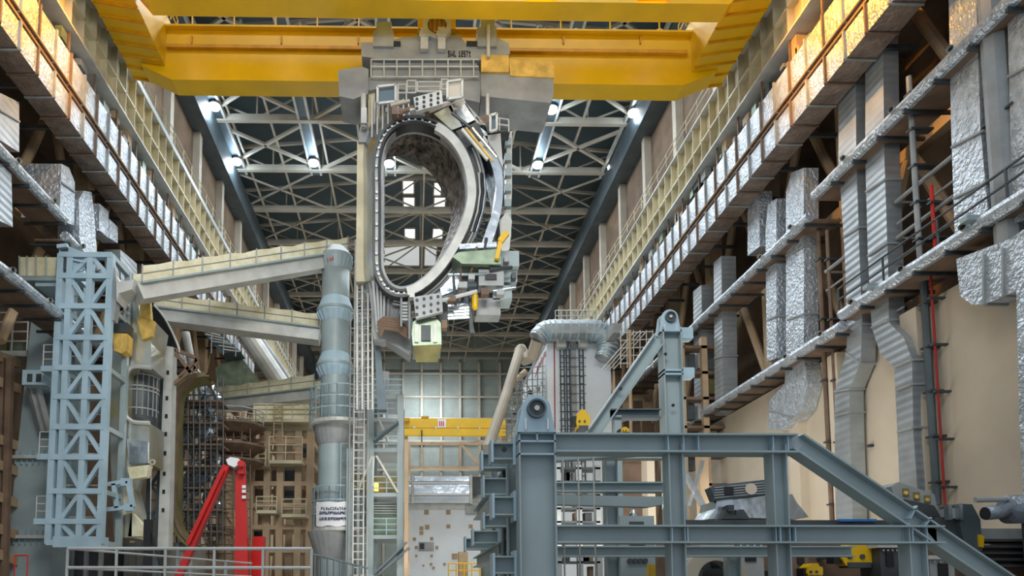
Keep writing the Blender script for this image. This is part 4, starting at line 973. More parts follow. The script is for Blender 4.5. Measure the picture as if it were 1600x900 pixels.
for i, (x0, x1, y, h) in enumerate(((396, 498, 657, 24), (420, 472, 722, 38), (440, 478, 806, 24), (400, 432, 800, 22), (388, 415, 726, 22))):
    MB().pxbox(x0, y-3, x1, y+2, Y2-1.6, 1.6).build('balcony_deck', 'cream_paint', t)
    a = P(x0, y-3, Y2-1.6); b = P(x1, y-3, Y2-1.6); hh = P(0, y-3-h, Y2-1.6).z-a.z
    m = MB(); m.rail([a, b], hh, .045, 1.0, (.33, .66)); m.build('balcony_railing', 'cream_paint', t)
MB().pxbox(396, 634, 496, 655, Y2-1.5, .05).build('fabric_screen', 'fabric', t)
MB().pxbox(388, 655, 490, 672, Y2-.3, 1).build('head_beam', 'cream_paint', t)
for k, (x, y) in enumerate(((404, 740), (452, 740), (404, 776), (452, 766), (478, 776), (404, 842), (430, 740), (476, 700))): MB().pxbox(x-10, y-12, x+10, y+12, Y2+1.5, .8).build('machine_box', 'dark_steel' if k % 2 else 'brown_steel', t)
m = MB(); a = P(434, 690, Y2-1.8); m.ladder(a, Vector((a.x, a.y, P(0, 632, Y2-1.8).z)), (1, 0, 0), .6, .05, .4); m.build('ladder', 'beige_steel', t)
for x in (352,): 
    t = T('round_post', 'beige round post carrying a disc platform behind the red crane arms', 'post', Vector((P(352, 880, 50).x, 50, 0)))
    cxx = P(352, 800, 50).x; zq = lambda y: P(0, y, 50).z
    MB().lathe((cxx, 50), [(.62, 0), (.62, zq(750)), (.5, zq(745)), (.5, zq(700)), (.8, zq(690))], 20).build('shaft', 'beige_steel', t)
    MB().lathe((cxx, 50), [(.85, zq(836)), (.85, zq(826))], 20).build('collar', 'brown_steel', t)
    for y in (668, 700, 724): MB().lathe((cxx+.5, 50), [(1.3, zq(y)-.5), (2.2, zq(y)), (2.2, zq(y)+.15)], 24).build('disc_platform', 'brown_steel', t)
    m = MB(); pts = [(cxx+.5+2.1*math.cos(k*.52), 50+2.1*math.sin(k*.52), zq(668)) for k in range(13)]; m.rail(pts, 1.1, .035, 1.2, (.33, .66)); m.build('railing', 'grey_steel', t)
random.seed(5)
t = T('shelf_scaffold', 'grey cluttered scaffold levels below the disc platforms', 'scaffold', P(330, 880, 49))
m = MB()
for x in range(300, 392, 13): m.tube(P(x, 880, 49), P(x, 650, 49), .05, 5)
for y in range(655, 880, 14): m.tube(P(298, y, 49), P(392, y, 49), .04, 5)
for _ in range(20): x = random.uniform(300, 380); y = random.uniform(650, 850); m.tube(P(x, y, 49), P(x+12, y+20, 49.5), .035, 4)
m.build('tubes', 'brown_steel', t)
for k in range(12): x = random.uniform(300, 380); y = random.uniform(660, 860); MB().pxbox(x, y, x+random.uniform(6, 14), y+random.uniform(5, 12), 49.5, .6).build('crate', random.choice(['dark_steel', 'brown_steel', 'green_glaze', 'grey_steel']), t)
# ---- red boom lift
YR = 30
t = T('boom_lift', 'bright red folding boom of a crane lift', 'crane lift', Vector((P(378, 900, YR).x, YR, 0)))
b = P(380, 900, YR); xb_ = b.x
m = MB(); m.add([], []); top_ = P(372, 728, YR); m.hexa([Vector((xb_-.28, YR-.3, .9)), Vector((xb_+.34, YR-.3, .9)), Vector((xb_+.34, YR+.3, .9)), Vector((xb_-.28, YR+.3, .9))], [P(368, 730, YR-.2), P(383, 726, YR-.2), P(383, 726, YR+.2), P(368, 730, YR+.2)]); m.build('main_boom', 'red', t)
MB().bar(P(278, 905, YR-.5), P(355, 728, YR-.5), .26, .36, (0, 1, 0)).build('folding_arm', 'red', t)
MB().bar(P(296, 850, YR-.6), P(350, 735, YR-.6), .16, .5, (0, 1, 0)).build('arm_rib', 'red', t)
m = MB(); m.pxprism([(353, 718), (360, 714), (372, 716), (376, 724), (366, 730), (356, 726)], YR-.6, .9); m.build('elbow', 'white', t, 'pale elbow cap')
m = MB(); m.discY(P(376, 724, YR-.7), .14, .3, 14); m.pxbox(372, 722, 380, 740, YR-.5, .5); m.build('elbow_pin', 'red', t)
for k, y in enumerate((758, 765, 774)): MB().pxbox(378, y, 384, y+5, YR-.35, .05).build('sticker', 'white', t)
MB().pxprism([(391, 870), (396, 838), (412, 838), (410, 900), (394, 900)], YR+1, .5).build('slewing_post', 'red', t)
MB().box((xb_-2.2, YR-1, .0), (xb_+1.5, YR+1, .9)).build('carrier', 'red', t)
S(MB().bar(Vector((P(232, 900, 30).x, 30, 0)), P(232, 812, 30), .3).bar(P(232, 812, 30), P(233, 800, 30), .12).bar(P(224, 905, 30), P(232, 830, 30), .08).bar(P(256, 905, 30), P(236, 830, 30), .08), 'tripod_mast', 'black tripod mast in front of the lattice mast', 'mast', 'black')
m = MB(); m.tube(P(235, 812, 30), P(236, 735, 30), .02, 5); c = P(238, 722, 30); m.discY(c, .13, .06, 14, .08)
S(m, 'crane_sling', 'thin steel sling with shackle hanging over the black mast', 'sling', 'pale_steel')
# bases along the floor behind the railing
for i, (x0, x1, y0, Y, m_) in enumerate(((92, 160, 858, 41, 'dark_steel'), (160, 300, 848, 44, 'concrete'), (300, 390, 876, 47, 'brown_steel'))):
    a = P(x0, y0, Y); b = P(x1, y0, Y); t = T('tool_base', ['dark base block below the lattice tower', 'concrete base under the silver sector', 'brown base behind the red boom'][i], 'base', (a.x, Y, 0))
    MB().box((a.x, Y, 0), (b.x, Y+3, a.z)).build('block', m_, t)
    n = max(2, int((x1-x0)/18)); m = MB()
    for k in range(n+1): x = a.x+(b.x-a.x)*k/n; m.box((x-.1, Y-.25, 0), (x+.1, Y, a.z))
    m.build('ribs', 'grey_steel', t)
# near railing
YP = 13
t = T('work_platform', 'grey work platform edge with tube railing in the lower corner', 'platform', P(290, 930, YP))
a = P(106, 857, YP); b = P(487, 857, YP); c = P(106, 887, YP); zf = 1.3
MB().box((a.x, YP, zf-.1), (b.x, YP+1.8, zf)).build('deck', 'grey_steel', t)
m = MB()
for z in (a.z, c.z, zf+.15): m.tube((a.x, YP, z), (b.x, YP, z), .03, 8)
for k in range(6): x = a.x+(b.x-a.x)*k/5; m.tube((x, YP, zf), (x, YP, a.z), .028, 8)
for z in (a.z, c.z): m.tube((a.x, YP, z), (a.x+2, YP+6, z), .025, 6)
m.build('railing', 'pale_steel', t)
for k in range(3): x = a.x+.2+(b.x-a.x-.4)*k/2; MB().box((x-.06, YP+.8, 0), (x+.06, YP+.95, zf-.1)).build('leg', 'grey_steel', t)
# ================================================================ BLUE STAIR TOWER
YB = 42.5
t = T('stair_tower', 'blue grey stair tower with landings right of the central column', 'stair tower', Vector((P(590, 900, YB).x, YB, 0)))
for x, d in ((548, 0), (626, 0), (580, 0), (626, 3.4), (580, 3.4)):
    a = P(x, 618, YB); MB().box((a.x-.2, YB+d-.2, 0), (a.x+.2, YB+d+.2, a.z if x != 548 else P(0, 700, YB).z)).build('post', 'blue_steel', t)
for y in (618, 655, 702, 772, 838):
    MB().pxbox(578, y-2, 630, y+4, YB-.1, 3.6).build('landing', 'blue_steel', t)
    z = P(0, y-2, YB).z; m = MB(); m.rail([(P(580, 760, YB).x, YB, z), (P(628, 760, YB).x, YB, z)], 1.05, .04, 1.0, (.33, .66)); m.build('landing_railing', 'blue_light', t)
m = MB(); 
for (x0, y0, x1, y1) in ((582, 760, 584, 712), (560, 765, 582, 712), (588, 712, 622, 770), (592, 655, 608, 690)): m.bar(P(x0, y0, YB-.2), P(x1, y1, YB-.2), .12)
m.build('knee_brace', 'pale_steel', t)
for k, (x0, y0, x1, y1) in enumerate(((584, 898, 636, 848), (592, 898, 640, 856), (584, 690, 622, 660))):
    m = MB(); m.bar(P(x0, y0, YB-.6), P(x1, y1, YB-.6), .9, .12); m.build('stair_flight', 'duct_dark', t)
MB().pxbox(580, 785, 634, 836, YB+1, .06).build('green_screen', 'green_glaze', t)
MB().pxbox(552, 742, 622, 770, YB+1.5, .06).build('olive_screen', 'olive', t)
m = MB(); 
for k in range(5): m.pxbox(584, 735+k*4+50, 622, 737+k*4+50, YB+.6, .1)
m.build('louvres', 'grey_steel', t)
c = P(588, 761, YB+.8); S(MB().box((c.x-.12, c.y-.12, c.z-.25), (c.x+.12, c.y+.12, c.z+.25)), 'work_lamp', 'small glowing work lamp in the stair tower', 'lamp', 'lamp_warm')
m = MB(); a = P(538, 800, YB+.2); m.ladder(a, Vector((a.x, a.y, P(0, 690, YB).z)), (1, 0, 0), .5, .05, .9); m.build('ladder', 'blue_light', t)
m = MB(); 
for k in range(9): x = 492+k*10; a = P(x, 905, YB-4); m.tube(Vector((a.x, YB-4, 0)), P(x, 866+k*2.5, YB-4), .05, 5)
m.tube(P(490, 866, YB-4), P(575, 888, YB-4), .05)
S(m, 'ramp_railing', 'dark sloping railing in front of the central column foot', 'railing', 'duct_dark')
S(MB().pxbox(589, 580, 608, 612, YB+1, .1), 'notice_sheet', 'pink and white notice sheet above the stair tower', 'notice', 'white')
for i, (x, m_) in enumerate(((635, 'beige_steel'),)): S(MB().box((P(632, 760, YB).x, YB-1, 0), (P(638, 760, YB).x, YB-.6, P(0, 690, YB).z)), 'slim_column', 'slim beige column at the edge of the stair tower', 'column', m_)
# ================================================================ FAR CENTRE
YF = 105
t = T('bridge_crane', 'distant yellow bridge crane low over the far end', 'crane', P(700, 680, YF))
MB().pxbox(632, 654, 790, 668, YF, 2).build('girder', 'yellow', t); MB().pxbox(632, 670, 790, 680, YF-.6, .8).build('lower_girder', 'yellow', t)
m = MB()
for k in range(4): m.pxbox(646+k*34, 666, 649+k*34, 670, YF-.6, .4)
m.build('lamps', 'pale_steel', t); MB().pxbox(684, 655, 697, 668, YF-.3, .1).build('sign', 'white', t)
m = MB(); 
for x in (686, 689, 692): m.pxbox(x, 658, x+1.6, 665, YF-.4, .1)
m.build('sign_digits', 'red', t)
MB().pxbox(630, 653, 640, 658, YF-.7, .5).pxbox(658, 650, 670, 654, YF, .8).build('trolley', 'yellow_dark', t)
for x in (634, 789): q = P(x, 760, YF).x; MB().box((q-.3, YF+.3, 0), (q+.3, YF+1, P(0, 660, YF).z)).build('leg', 'beige_steel', t)
c = P(659, 692, YF-1); MB().tube(P(659, 672, YF-1), c, .1).lathe((c.x, c.y), [(.2, c.z-.7), (.6, c.z-.3), (.6, c.z)], 8).build('hook', 'dark_steel', t)
YL = 88
t = T('lattice_gate', 'long beige lattice girder across the far centre', 'lattice girder', P(715, 735, YL))
for y in (693, 731): MB().bar(P(637, y, YL), P(800, y, YL), .35).build('chord', 'beige_steel', t)
for x in (639, 659, 689, 719, 750): MB().bar(P(x, 693, YL), P(x, 731, YL), .25).build('upright', 'beige_steel', t)
m = MB(); m.bar(P(721, 695, YL), P(748, 726, YL), .3); m.bar(P(722, 695, YL), P(750, 688, YL), .2); m.build('diagonals', 'beige_steel', t)
for x in (639, 795): a = P(x, 693, YL); MB().box((a.x-.2, YL-.2, 0), (a.x+.2, YL+.2, a.z)).build('leg', 'beige_steel', t)
YQ = 60
t = T('panel_block', 'white block with tan fixing squares and a silver duct hood', 'block', Vector((P(695, 900, YQ).x, YQ, 0)))
a = P(640, 790, YQ); b = P(750, 790, YQ); MB().box((a.x, YQ, 0), (b.x, YQ+6, a.z)).build('body', 'white_panel', t)
sq = [(666, 800, 6), (700, 800, 6), (667, 823, 6), (658, 825, 5), (658, 832, 5), (700, 822, 5), (735, 822, 5), (647, 842, 4), (674, 841, 4), (650, 855, 4), (682, 855, 4), (650, 868, 3), (674, 868, 3), (710, 869, 8), (673, 881, 3), (677, 887, 3), (694, 881, 3), (661, 883, 2)]
for x, y, r in sq: MB().pxbox(x-r/2, y-r/2, x+r/2+1, y+r/2+1, YQ-.06, .08).build('fixing_square', 'tan', t)
MB().pxbox(654, 847, 678, 861, YQ-.08, .1).build('window_frame', 'grey_steel', t); wf_ = t.children[-1]; MB().pxbox(656, 849, 663, 858, YQ-.12, .05).build('pane', 'black', wf_)
MB().pxbox(638, 786, 752, 796, YQ-.1, 6).build('cap_plate', 'pale_steel', t)
y0s = ((744, 752, 'silver'), (753, 756, 'white'), (757, 771, 'silver'), (771, 774, 'white'), (775, 786, 'corrugated'))
for ya, yb, m_ in y0s: MB().pxbox(639, ya, 737, yb, YQ-.6, 5).build('hood_band', m_, t)
for x in (645, 736): MB().pxbox(x-2, 742, x+2, 787, YQ-.9, .35).build('hood_post', 'pale_steel', t)
MB().pxbox(737, 745, 766, 772, YQ-.8, 3).build('side_box', 'dark_steel', t); MB().pxbox(728, 790, 752, 803, YQ-.4, .5).build('corner_box', 'grey_steel', t)
t = T('yellow_stand', 'tan and yellow service stand in front of the white block', 'stand', Vector((P(724, 900, 50).x, 50, 0)))
a = P(717, 862, 50); b = P(731, 862, 50); MB().box((a.x, 50, 0), (b.x, 51, a.z)).build('cabinet', 'tan', t)
m = MB(); z = P(0, 900, 50).z; m.rail([(P(700, 760, 50).x, 49.6, 0), (P(748, 760, 50).x, 49.6, 0)], P(0, 880, 50).z, .05, .5, (.75, .87)); m.build('railing', 'yellow', t)
# ================================================================ WHITE BUILDING WITH ROUND DUCT
Y3 = 58
t = T('service_building', 'white service building with cable ladders running up its face', 'building', Vector((P(905, 800, Y3).x, Y3, 0)))
a = P(854, 530, Y3); b = P(953, 530, Y3); MB().box((a.x, Y3, 0), (b.x, Y3+14, a.z)).build('body', 'white_panel', t)
for i, (x, w_, m_) in enumerate(((880, 6, 'duct_dark'), (889, 5, 'duct_dark'), (898, 8, 'grey_steel'), (910, 6, 'duct_dark'))):
    p = P(x, 655, Y3-.3); q = P(x, 545, Y3-.3); q.x = p.x; wd = w_*Y3/1100
    if i == 2: m = MB().box((p.x-wd/2, Y3-.3, p.z-6), (p.x+wd/2, Y3, P(0, 530, Y3).z))
    else: m = MB().ladder(Vector((p.x, p.y, p.z-6)), q, (1, 0, 0), wd, .06, .6); m.bar(q, P(889+(x-889)*.5, 532, Y3-.3), .1)
    m.build('cable_ladder', m_, t)
m = MB()
for y in range(545, 680, 14): m.tube(P(874, y, Y3-.5), P(916, y, Y3-.5), .035, 4)
m.build('ladder_brackets', 'duct_dark', t)
MB().tube(Vector((P(866, 760, Y3).x, Y3-.15, 0)), P(866, 532, Y3-.15), .045).build('drain_pipe', 'red_paint', t)
MB().pxbox(855, 526, 952, 533, Y3-.5, 14).build('roof_edge', 'grey_steel', t)
m = MB(); m.rail([P(868, 502, Y3+3), P(930, 502, Y3+3)], 1.0, .05, .5); m.build('roof_railing', 'pale_steel', t)
for x in (878, 912): MB().pxbox(x-6, 515, x+6, 542, Y3-1, .8).build('duct_bracket', 'pale_steel', t)
t = T('round_duct', 'pale blue ribbed duct with elbow lying on the white building', 'air duct', P(890, 528, Y3-2))
q = [P(840, 526, Y3-1.5), P(848, 518, Y3-2.2), P(862, 515, Y3-2.5), P(890, 515, Y3-2.5), P(922, 515, Y3-2.5), P(936, 517, Y3-2.3), P(946, 527, Y3-2), P(948, 540, Y3-1.8), P(946, 556, Y3-1.6)]
qq = smooth_open([(840, 530), (850, 518), (866, 515), (895, 515), (925, 515), (941, 520), (949, 533), (949, 548), (944, 562)], 5)
MB().path([P(p.x, p.y, Y3-1.9) for p in qq], .8, 18).build('duct_run', 'corrugated', t, smooth=True)
for k in range(2, len(qq)-2, 2):
    p = P(qq[k].x, qq[k].y, Y3-1.9); d = (P(qq[k+1].x, qq[k+1].y, Y3-1.9)-p).normalized()*.07; MB().tube(p-d, p+d, .84, 18).build('duct_rib', 'blue_light', t)
MB().pxbox(953, 505, 970, 530, Y3, 2).build('fan_box', 'grey_steel', t)
t = T('pipe_bridge', 'pair of cream insulated pipes meeting in a V beside the white building', 'pipes', P(800, 690, Y3))
MB().path([P(762, 700, Y3-4), P(790, 620, Y3-2), P(812, 548, Y3), P(816, 543, Y3)], .42, 12).build('insulated_pipe', 'truss_paint', t)
MB().path([P(812, 545, Y3+.6), P(822, 562, Y3), P(832, 558, Y3-.5), P(840, 532, Y3-1.4)], .55, 12).build('insulated_pipe', 'truss_paint', t)
MB().path([P(770, 690, Y3+6), P(800, 600, Y3+6), P(822, 580, Y3+6)], .3, 10).build('insulated_pipe', 'beige_steel', t)
random.seed(9)
t = T('pipe_scaffold', 'cluttered pipe scaffold between the V pipes and the white building', 'scaffold', P(825, 690, Y3+1))
m = MB()
for x in range(792, 856, 8): m.tube(Vector((P(x, 760, Y3).x, Y3+1, 0)), P(x, 610-(x-792)*.8, Y3+1), .06, 5)
for y in range(575, 700, 10): m.tube(P(785+max(0, 620-y)*.5, y, Y3+1), P(856, y-3, Y3+1), .05, 5)
for _ in range(18): x = random.uniform(800, 850); y = random.uniform(590, 670); m.tube(P(x, y, Y3+.5), P(x+8, y+14, Y3+1.5), .05, 4)
m.build('tubes', 'grey_steel', t)
for k in range(12): x = random.uniform(798, 845); y = random.uniform(600, 680); MB().pxbox(x, y, x+random.uniform(3, 8), y+random.uniform(3, 7), Y3+1.2, .6).build('equipment_box', ['olive', 'white', 'dark_steel', 'blue_steel', 'brown_steel'][k % 5], t)
m = MB(); 
for k in range(5): m.tube(P(836+k*4, 590-k*8, Y3+.3), P(843+k*4, 566-k*8, Y3+.3), .03)
m.build('red_pipes', 'red_paint', t)
t = T('handrail_stair', 'white tube handrails and steps beside the round duct elbow', 'handrail', P(985, 580, 50))
m = MB()
for k in range(5): m.tube(P(968, 520+k*12, 50), P(1020, 518+k*12, 50), .04, 5)
for k in range(6): m.tube(P(970+k*10, 575, 50), P(970+k*10, 516, 50), .04, 5)
for k in range(4): m.tube(P(940+k*6, 578, 51), P(990+k*6, 520, 51), .04, 5)
m.build('tubes', 'pale_steel', t); MB().pxbox(958, 505, 972, 520, 51, 2).build('cabin', 'grey_steel', t)
MB().tube(Vector((P(984, 760, 50).x, 50, 0)), P(984, 516, 50), .12).build('pole', 'beige_steel', t)
# concrete service buildings with openings
Y4 = 66
t = T('concrete_block', 'beige brown concrete block with dark openings behind the diagonal strut', 'building', Vector((P(985, 700, Y4).x, Y4, 0)))
MB().prism([Vector((P(925, 760, Y4).x, Y4, 0)), P(925, 640, Y4), P(990, 585, Y4), P(1018, 548, Y4), Vector((P(1018, 760, Y4).x, Y4, 0))], (0, 3, 0)).build('body', 'beige_steel', t)
for (x0, y0, x1, y1) in ((940, 640, 955, 670), (958, 615, 972, 640), (990, 626, 1004, 648), (1008, 605, 1022, 628), (975, 655, 1000, 675), (1004, 655, 1022, 675), (985, 590, 992, 604)): MB().pxbox(x0, y0, x1, y1, Y4-.05, .1).build('opening', 'recess', t)
for y in (607, 650): MB().bar(P(930, y+30, Y4-.2), P(1028, y-20, Y4-.2), .3).build('ledge', 'tan', t)
t = T('service_rack', 'tall brown rack of shelves and pipes between the gantry column and the ducts', 'rack', Vector((P(1095, 760, 48).x, 48, 0)))
for x in (1072, 1108, 1142): MB().box((P(x, 760, 48).x-.2, 48, 0), (P(x, 760, 48).x+.2, 48.4, P(0, 520, 48).z)).build('post', 'beige_steel', t)
for y in (540, 580, 620, 665, 710, 755): MB().pxbox(1068, y, 1146, y+4, 48, 1).build('shelf', 'brown_steel', t)
for k in range(10): x = 1074+(k % 4)*17; y = 545+(k//2)*40; MB().pxbox(x, y+8, x+12, y+30, 48.4, .6).build('equipment_box', ['dark_steel', 'grey_steel', 'olive', 'brown_steel'][k % 4], t)
# ================================================================ FOREGROUND GANTRY
YGf = 15.0; B = 'blue_steel'; BL = 'blue_light'
t = T('gantry', 'large blue grey steel gantry frame of wide beams filling the near corner', 'gantry', Vector((P(836, 900, YGf).x, YGf, 0)))
def hb(x0, y0, x1, y1, Y=YGf, h=None, wd=.55, nm='beam', up=(0, 0, 1), m_=B, tw=.03):
    MB().ibeam(P(x0, y0, Y), P(x1, y1, Y), h, wd, .035, tw, up).build(nm, m_, t)
pxm = YGf/1100
# main column
a = P(808, 705, YGf); b = P(865, 705, YGf); xm = (a.x+b.x)/2; W_ = b.x-a.x
ztop = P(0, 677, YGf).z
MB().ibeam((xm, YGf, 0), (xm, YGf, ztop), W_, .5, .035, .04, (1, 0, 0)).build('main_column', B, t)
for y in (677, 690, 710): z = P(0, y, YGf).z; MB().box((a.x, YGf-.25, z-.02), (b.x, YGf+.25, z+.015)).build('stiffener_plate', BL, t)
MB().box((xm-.015, YGf-.25, P(0, 690, YGf).z), (xm+.015, YGf, ztop)).build('stiffener_plate', BL, t)
# chords
zc = P(0, 692, YGf).z; H = 26*pxm
MB().ibeam((b.x, YGf, zc), (P(1240, 760, YGf).x, YGf, zc), H+.06, .55).build('top_chord', B, t)
zm = P(0, 834.5, YGf).z
MB().ibeam((b.x, YGf, zm), (P(1458, 760, YGf).x, YGf, zm), 24*pxm+.06, .55).build('middle_chord', B, t)
MB().ibeam(P(1240, 692, YGf), P(1575, 918, YGf), 30*pxm, .42).build('sloping_chord', B, t)
MB().ibeam(P(1575, 918, YGf), Vector((P(1700, 760, YGf).x, YGf, 0)), 30*pxm, .42).build('sloping_chord', B, t)
for x in (1053, 1214, 1421):
    q = P(x, 760, YGf).x; top = P(0, 692 if x < 1400 else 815, YGf).z
    MB().ibeam((q, YGf+.02, 0), (q, YGf+.02, top), 24*pxm if x < 1400 else 28*pxm, .38, .03, .03, (1, 0, 0)).build('post', B, t)
for x in (1041, 1065, 1088, 1204, 1227):
    q = P(x, 760, YGf).x; MB().box((q-.012, YGf-.2, zc-H/2), (q+.012, YGf+.2, zc+H/2)).build('stiffener_plate', BL, t)
for x in (1043, 1067, 1209, 1232, 1412, 1434):
    q = P(x, 760, YGf).x; MB().box((q-.012, YGf-.2, zm-12*pxm), (q+.012, YGf+.2, zm+12*pxm)).build('stiffener_plate', BL, t)
for (x0, y0, x1, y1) in ((1423, 794, 1412, 812), (1445, 812, 1433, 826)): MB().bar(P(x0, y0-2, YGf), P(x1, y1, YGf), .025, .42, (0, 1, 0)).build('stiffener_plate', BL, t)
for pts in ([(1226, 679), (1244, 679), (1264, 694), (1240, 706), (1226, 706)], [(1410, 822), (1442, 822), (1462, 846), (1410, 846)]):
    MB().pxprism(pts, YGf-.03, .06).build('joint_plate', B, t)
# second frame further back
Y5 = 19.5
for (x0, y0, x1, y1, h) in ((868, 762, 1036, 762, .28), (868, 712, 1036, 712, .22), (868, 862, 1330, 862, .3)):
    MB().ibeam(P(x0, y0, Y5), P(x1, y1, Y5), h, .4).build('rear_beam', 'pale_steel' if y0 < 720 else B, t)
MB().pxprism([(868, 773), (1036, 776), (1036, 788), (1014, 792), (868, 788)], 17, .3).build('gusset_beam', B, t)
MB().pxprism([(868, 706), (1036, 708), (868, 720)], 17, .3).build('gusset_beam', B, t)
for x in (880, 904, 928):
    q = P(x, 760, 16.4).x; MB().tube((q, 16.4, 0), (q, 16.4, P(0, 706, 16.4).z), .02, 6).build('rod', 'pale_steel', t)
for (x, y) in ((955, 0),): pass
for x in (960, 1150):
    q = P(x, 760, Y5).x; MB().ibeam((q, Y5+.42, 0), (q, Y5+.42, P(0, 712 if x < 1000 else 862, Y5).z), .35, .35, .03, .03, (1, 0, 0)).build('rear_post', B, t)
# cross beams linking front to back
for x, y in ((836, 695), (836, 834)):
    MB().ibeam(P(x, y, YGf), Vector((P(x, y, YGf).x, 28.6, P(x, y, YGf).z)), .4, .35).build('long_beam', B, t)
# left hand beam ends
for i, (x0, x1, y0, y1, Y) in enumerate(((771, 806, 689, 716, 15.2), (772, 806, 774, 804, 15.2), (772, 806, 868, 896, 15.2), (755, 800, 706, 730, 18), (757, 800, 745, 772, 18), (757, 800, 803, 822, 18), (740, 780, 828, 848, 21), (728, 790, 840, 858, 23))):
    x0m = P(x0, 760, Y).x; x1m = P(x1, 760, Y).x; za = P(0, y1, Y).z; zb_ = P(0, y0, Y).z; zc_ = (za+zb_)/2
    MB().ibeam((x0m, Y+.2, zc_), (x1m, Y+.2, zc_), zb_-za, .5, .035, .03).build('beam_end', B, t)
    MB().box((x0m-.05, Y-.08, za-.06), (x0m, Y+.5, zb_+.06)).build('end_plate', BL, t)
    MB().box((x1m-.06, Y-.06, za-.12), (x1m, Y+.5, zb_+.12)).build('end_plate', BL, t)
for i, (x, Y, yt) in enumerate(((802, 16, 690), (793, 18.5, 705), (785, 21, 720), (776, 23.5, 735))):
    q = P(x, 760, Y).x; MB().ibeam((q, Y, 0), (q, Y, P(0, yt, Y).z), .3, .3, .03, .03, (1, 0, 0)).build('side_post', 'duct_dark' if i % 2 else B, t)
MB().discY(P(788, 702, 15.0), .06, .03, 16).build('pin_hole', 'black', t)
# lugs
def lug(x, y, ro, ri, Y, ybase, label):
    u = Y/1100; c = P(x, y, Y); zb_ = P(0, ybase, Y).z
    t2 = T('lifting_lug', label, 'lifting lug', Vector((c.x, Y, zb_)), 'lifting lugs of the gantry')
    n = 18; pts = [Vector((c.x+ro*u*math.cos(math.pi*k/n), Y, c.z+ro*u*math.sin(math.pi*k/n))) for k in range(n+1)]
    for s2, yy in ((0, -.3), (1, .22)):
        pl = [p+Vector((0, yy, 0)) for p in pts] + [Vector((c.x-ro*u*1.3, Y+yy, zb_)), Vector((c.x+ro*u*1.3, Y+yy, zb_))]
        MB().prism(pl, (0, .1, 0)).build('cheek_plate', BL, t2)
    MB().box((c.x-ro*u*.9, Y-.2, zb_), (c.x+ro*u*.9, Y+.22, c.z+ro*u*.3)).build('core', B, t2)
    MB().discY(c+Vector((0, -.42, 0)), ri*u*1.25, .14, 28, ri*u).build('bearing_ring', 'duct_dark', t2)
    MB().discY(c+Vector((0, -.36, 0)), ri*u, .08, 24).build('bore', 'dark_steel', t2)
    MB().discY(c+Vector((0, -.42, 0)), ri*u*.35, .1, 12).build('pin', 'pale_steel', t2)
    for s2 in (-1, 1): MB().box((c.x+s2*ro*u*.75-.012, Y-.36, zb_+.05), (c.x+s2*ro*u*.75+.012, Y-.3, zb_+.28)).build('rib', 'white', t2)
lug(834, 645, 23, 12, YGf, 677, 'near lifting lug with a round bore on the gantry corner')
Y6 = 29.0
t = T('gantry_tower', 'slender blue grey tower column with diagonal strut behind the gantry frame', 'gantry tower', Vector((P(1046, 900, Y6).x, Y6, 0)))
a = P(1031, 515, Y6); b = P(1060, 515, Y6); xm = (a.x+b.x)/2
MB().ibeam((xm, Y6, 0), (xm, Y6, a.z), b.x-a.x, .7, .05, .05, (1, 0, 0)).build('column', B, t)
for y in (515, 577, 583): z = P(0, y, Y6).z; MB().box((a.x, Y6-.35, z-.04), (b.x, Y6+.35, z+.04)).build('stiffener_plate', BL, t)
for y0, y1 in ((508, 525), (571, 586)): MB().box((b.x, Y6-.2, P(0, y1, Y6).z), (P(1080, 515, Y6).x, Y6+.3, P(0, y0, Y6).z)).build('side_stub', BL, t)
MB().ibeam(P(1028, 530, Y6), P(918, 690, Y6), .55, .6, .05, .04).build('diagonal_strut', B, t)
MB().ibeam(P(953, 648, Y6), P(1030, 648, Y6), .4, .5, .05, .04).build('tie_beam', 'duct_dark', t)
for x, r in ((964, 670), ): MB().bar(Vector((P(x, 760, Y6).x, Y6, 0)), P(x, 650, Y6), .3).build('rear_post', B, t)
for x, y in ((1040, 553), (1052, 633), (970, 607)): MB().discY(P(x, y, Y6-.37), .07, .04, 10).build('bolt_hole', 'black', t)
lug(1043, 500, 13, 7, Y6, 516, 'far lifting lug on top of the slender tower column')
def ymach(x0, y0, x1, y1, Y, label, nm='hydraulic_unit'):
    t = T(nm, label, 'hydraulic unit', P((x0+x1)/2, y1, Y), 'yellow hydraulic units'); w_ = x1-x0; h = y1-y0
    MB().pxprism([(x0+w_*.25, y0+h*.25), (x0+w_*.45, y0), (x0+w_*.75, y0), (x0+w_*.8, y0+h*.2), (x1, y0+h*.3), (x1, y0+h*.8), (x0+w_*.8, y1), (x0+w_*.3, y1), (x0+w_*.2, y0+h*.7)], Y, .5).build('body', 'yellow', t)
    MB().pxbox(x0, y0+h*.35, x0+w_*.22, y0+h*.9, Y+.1, .4).build('motor', 'black', t)
    for fx in (.4, .7): MB().discY(P(x0+w_*fx, y0+h*.6, Y-.06), w_*.06*Y/1100, .08, 10).build('port', 'dark_steel', t)
    MB().pxbox(x0+w_*.35, y0+h*.85, x1-w_*.1, y1+h*.08, Y-.05, .5).build('foot', 'dark_steel', t)
    c = P((x0+x1)/2, (y0+y1)/2, Y); MB().bar(c+Vector((0, .5, 0)), c+Vector((0, 1.3 if Y > 25 else 3.5, 0)), .15).build('mounting_arm', 'dark_steel', t)
ymach(895, 640, 922, 669, 28, 'yellow hydraulic unit hanging by the diagonal strut')
ymach(968, 667, 983, 676, 28, 'tiny yellow unit just above the top beam')
ymach(1303, 848, 1368, 884, 22, 'large yellow hydraulic unit under the middle beam')
ymach(1256, 880, 1286, 902, 21, 'yellow unit cut by the bottom edge')
S(MB().pxbox(1016, 882, 1024, 905, 20, .3), 'yellow_valve', 'small yellow valve body low between the near posts', 'valve', 'yellow')
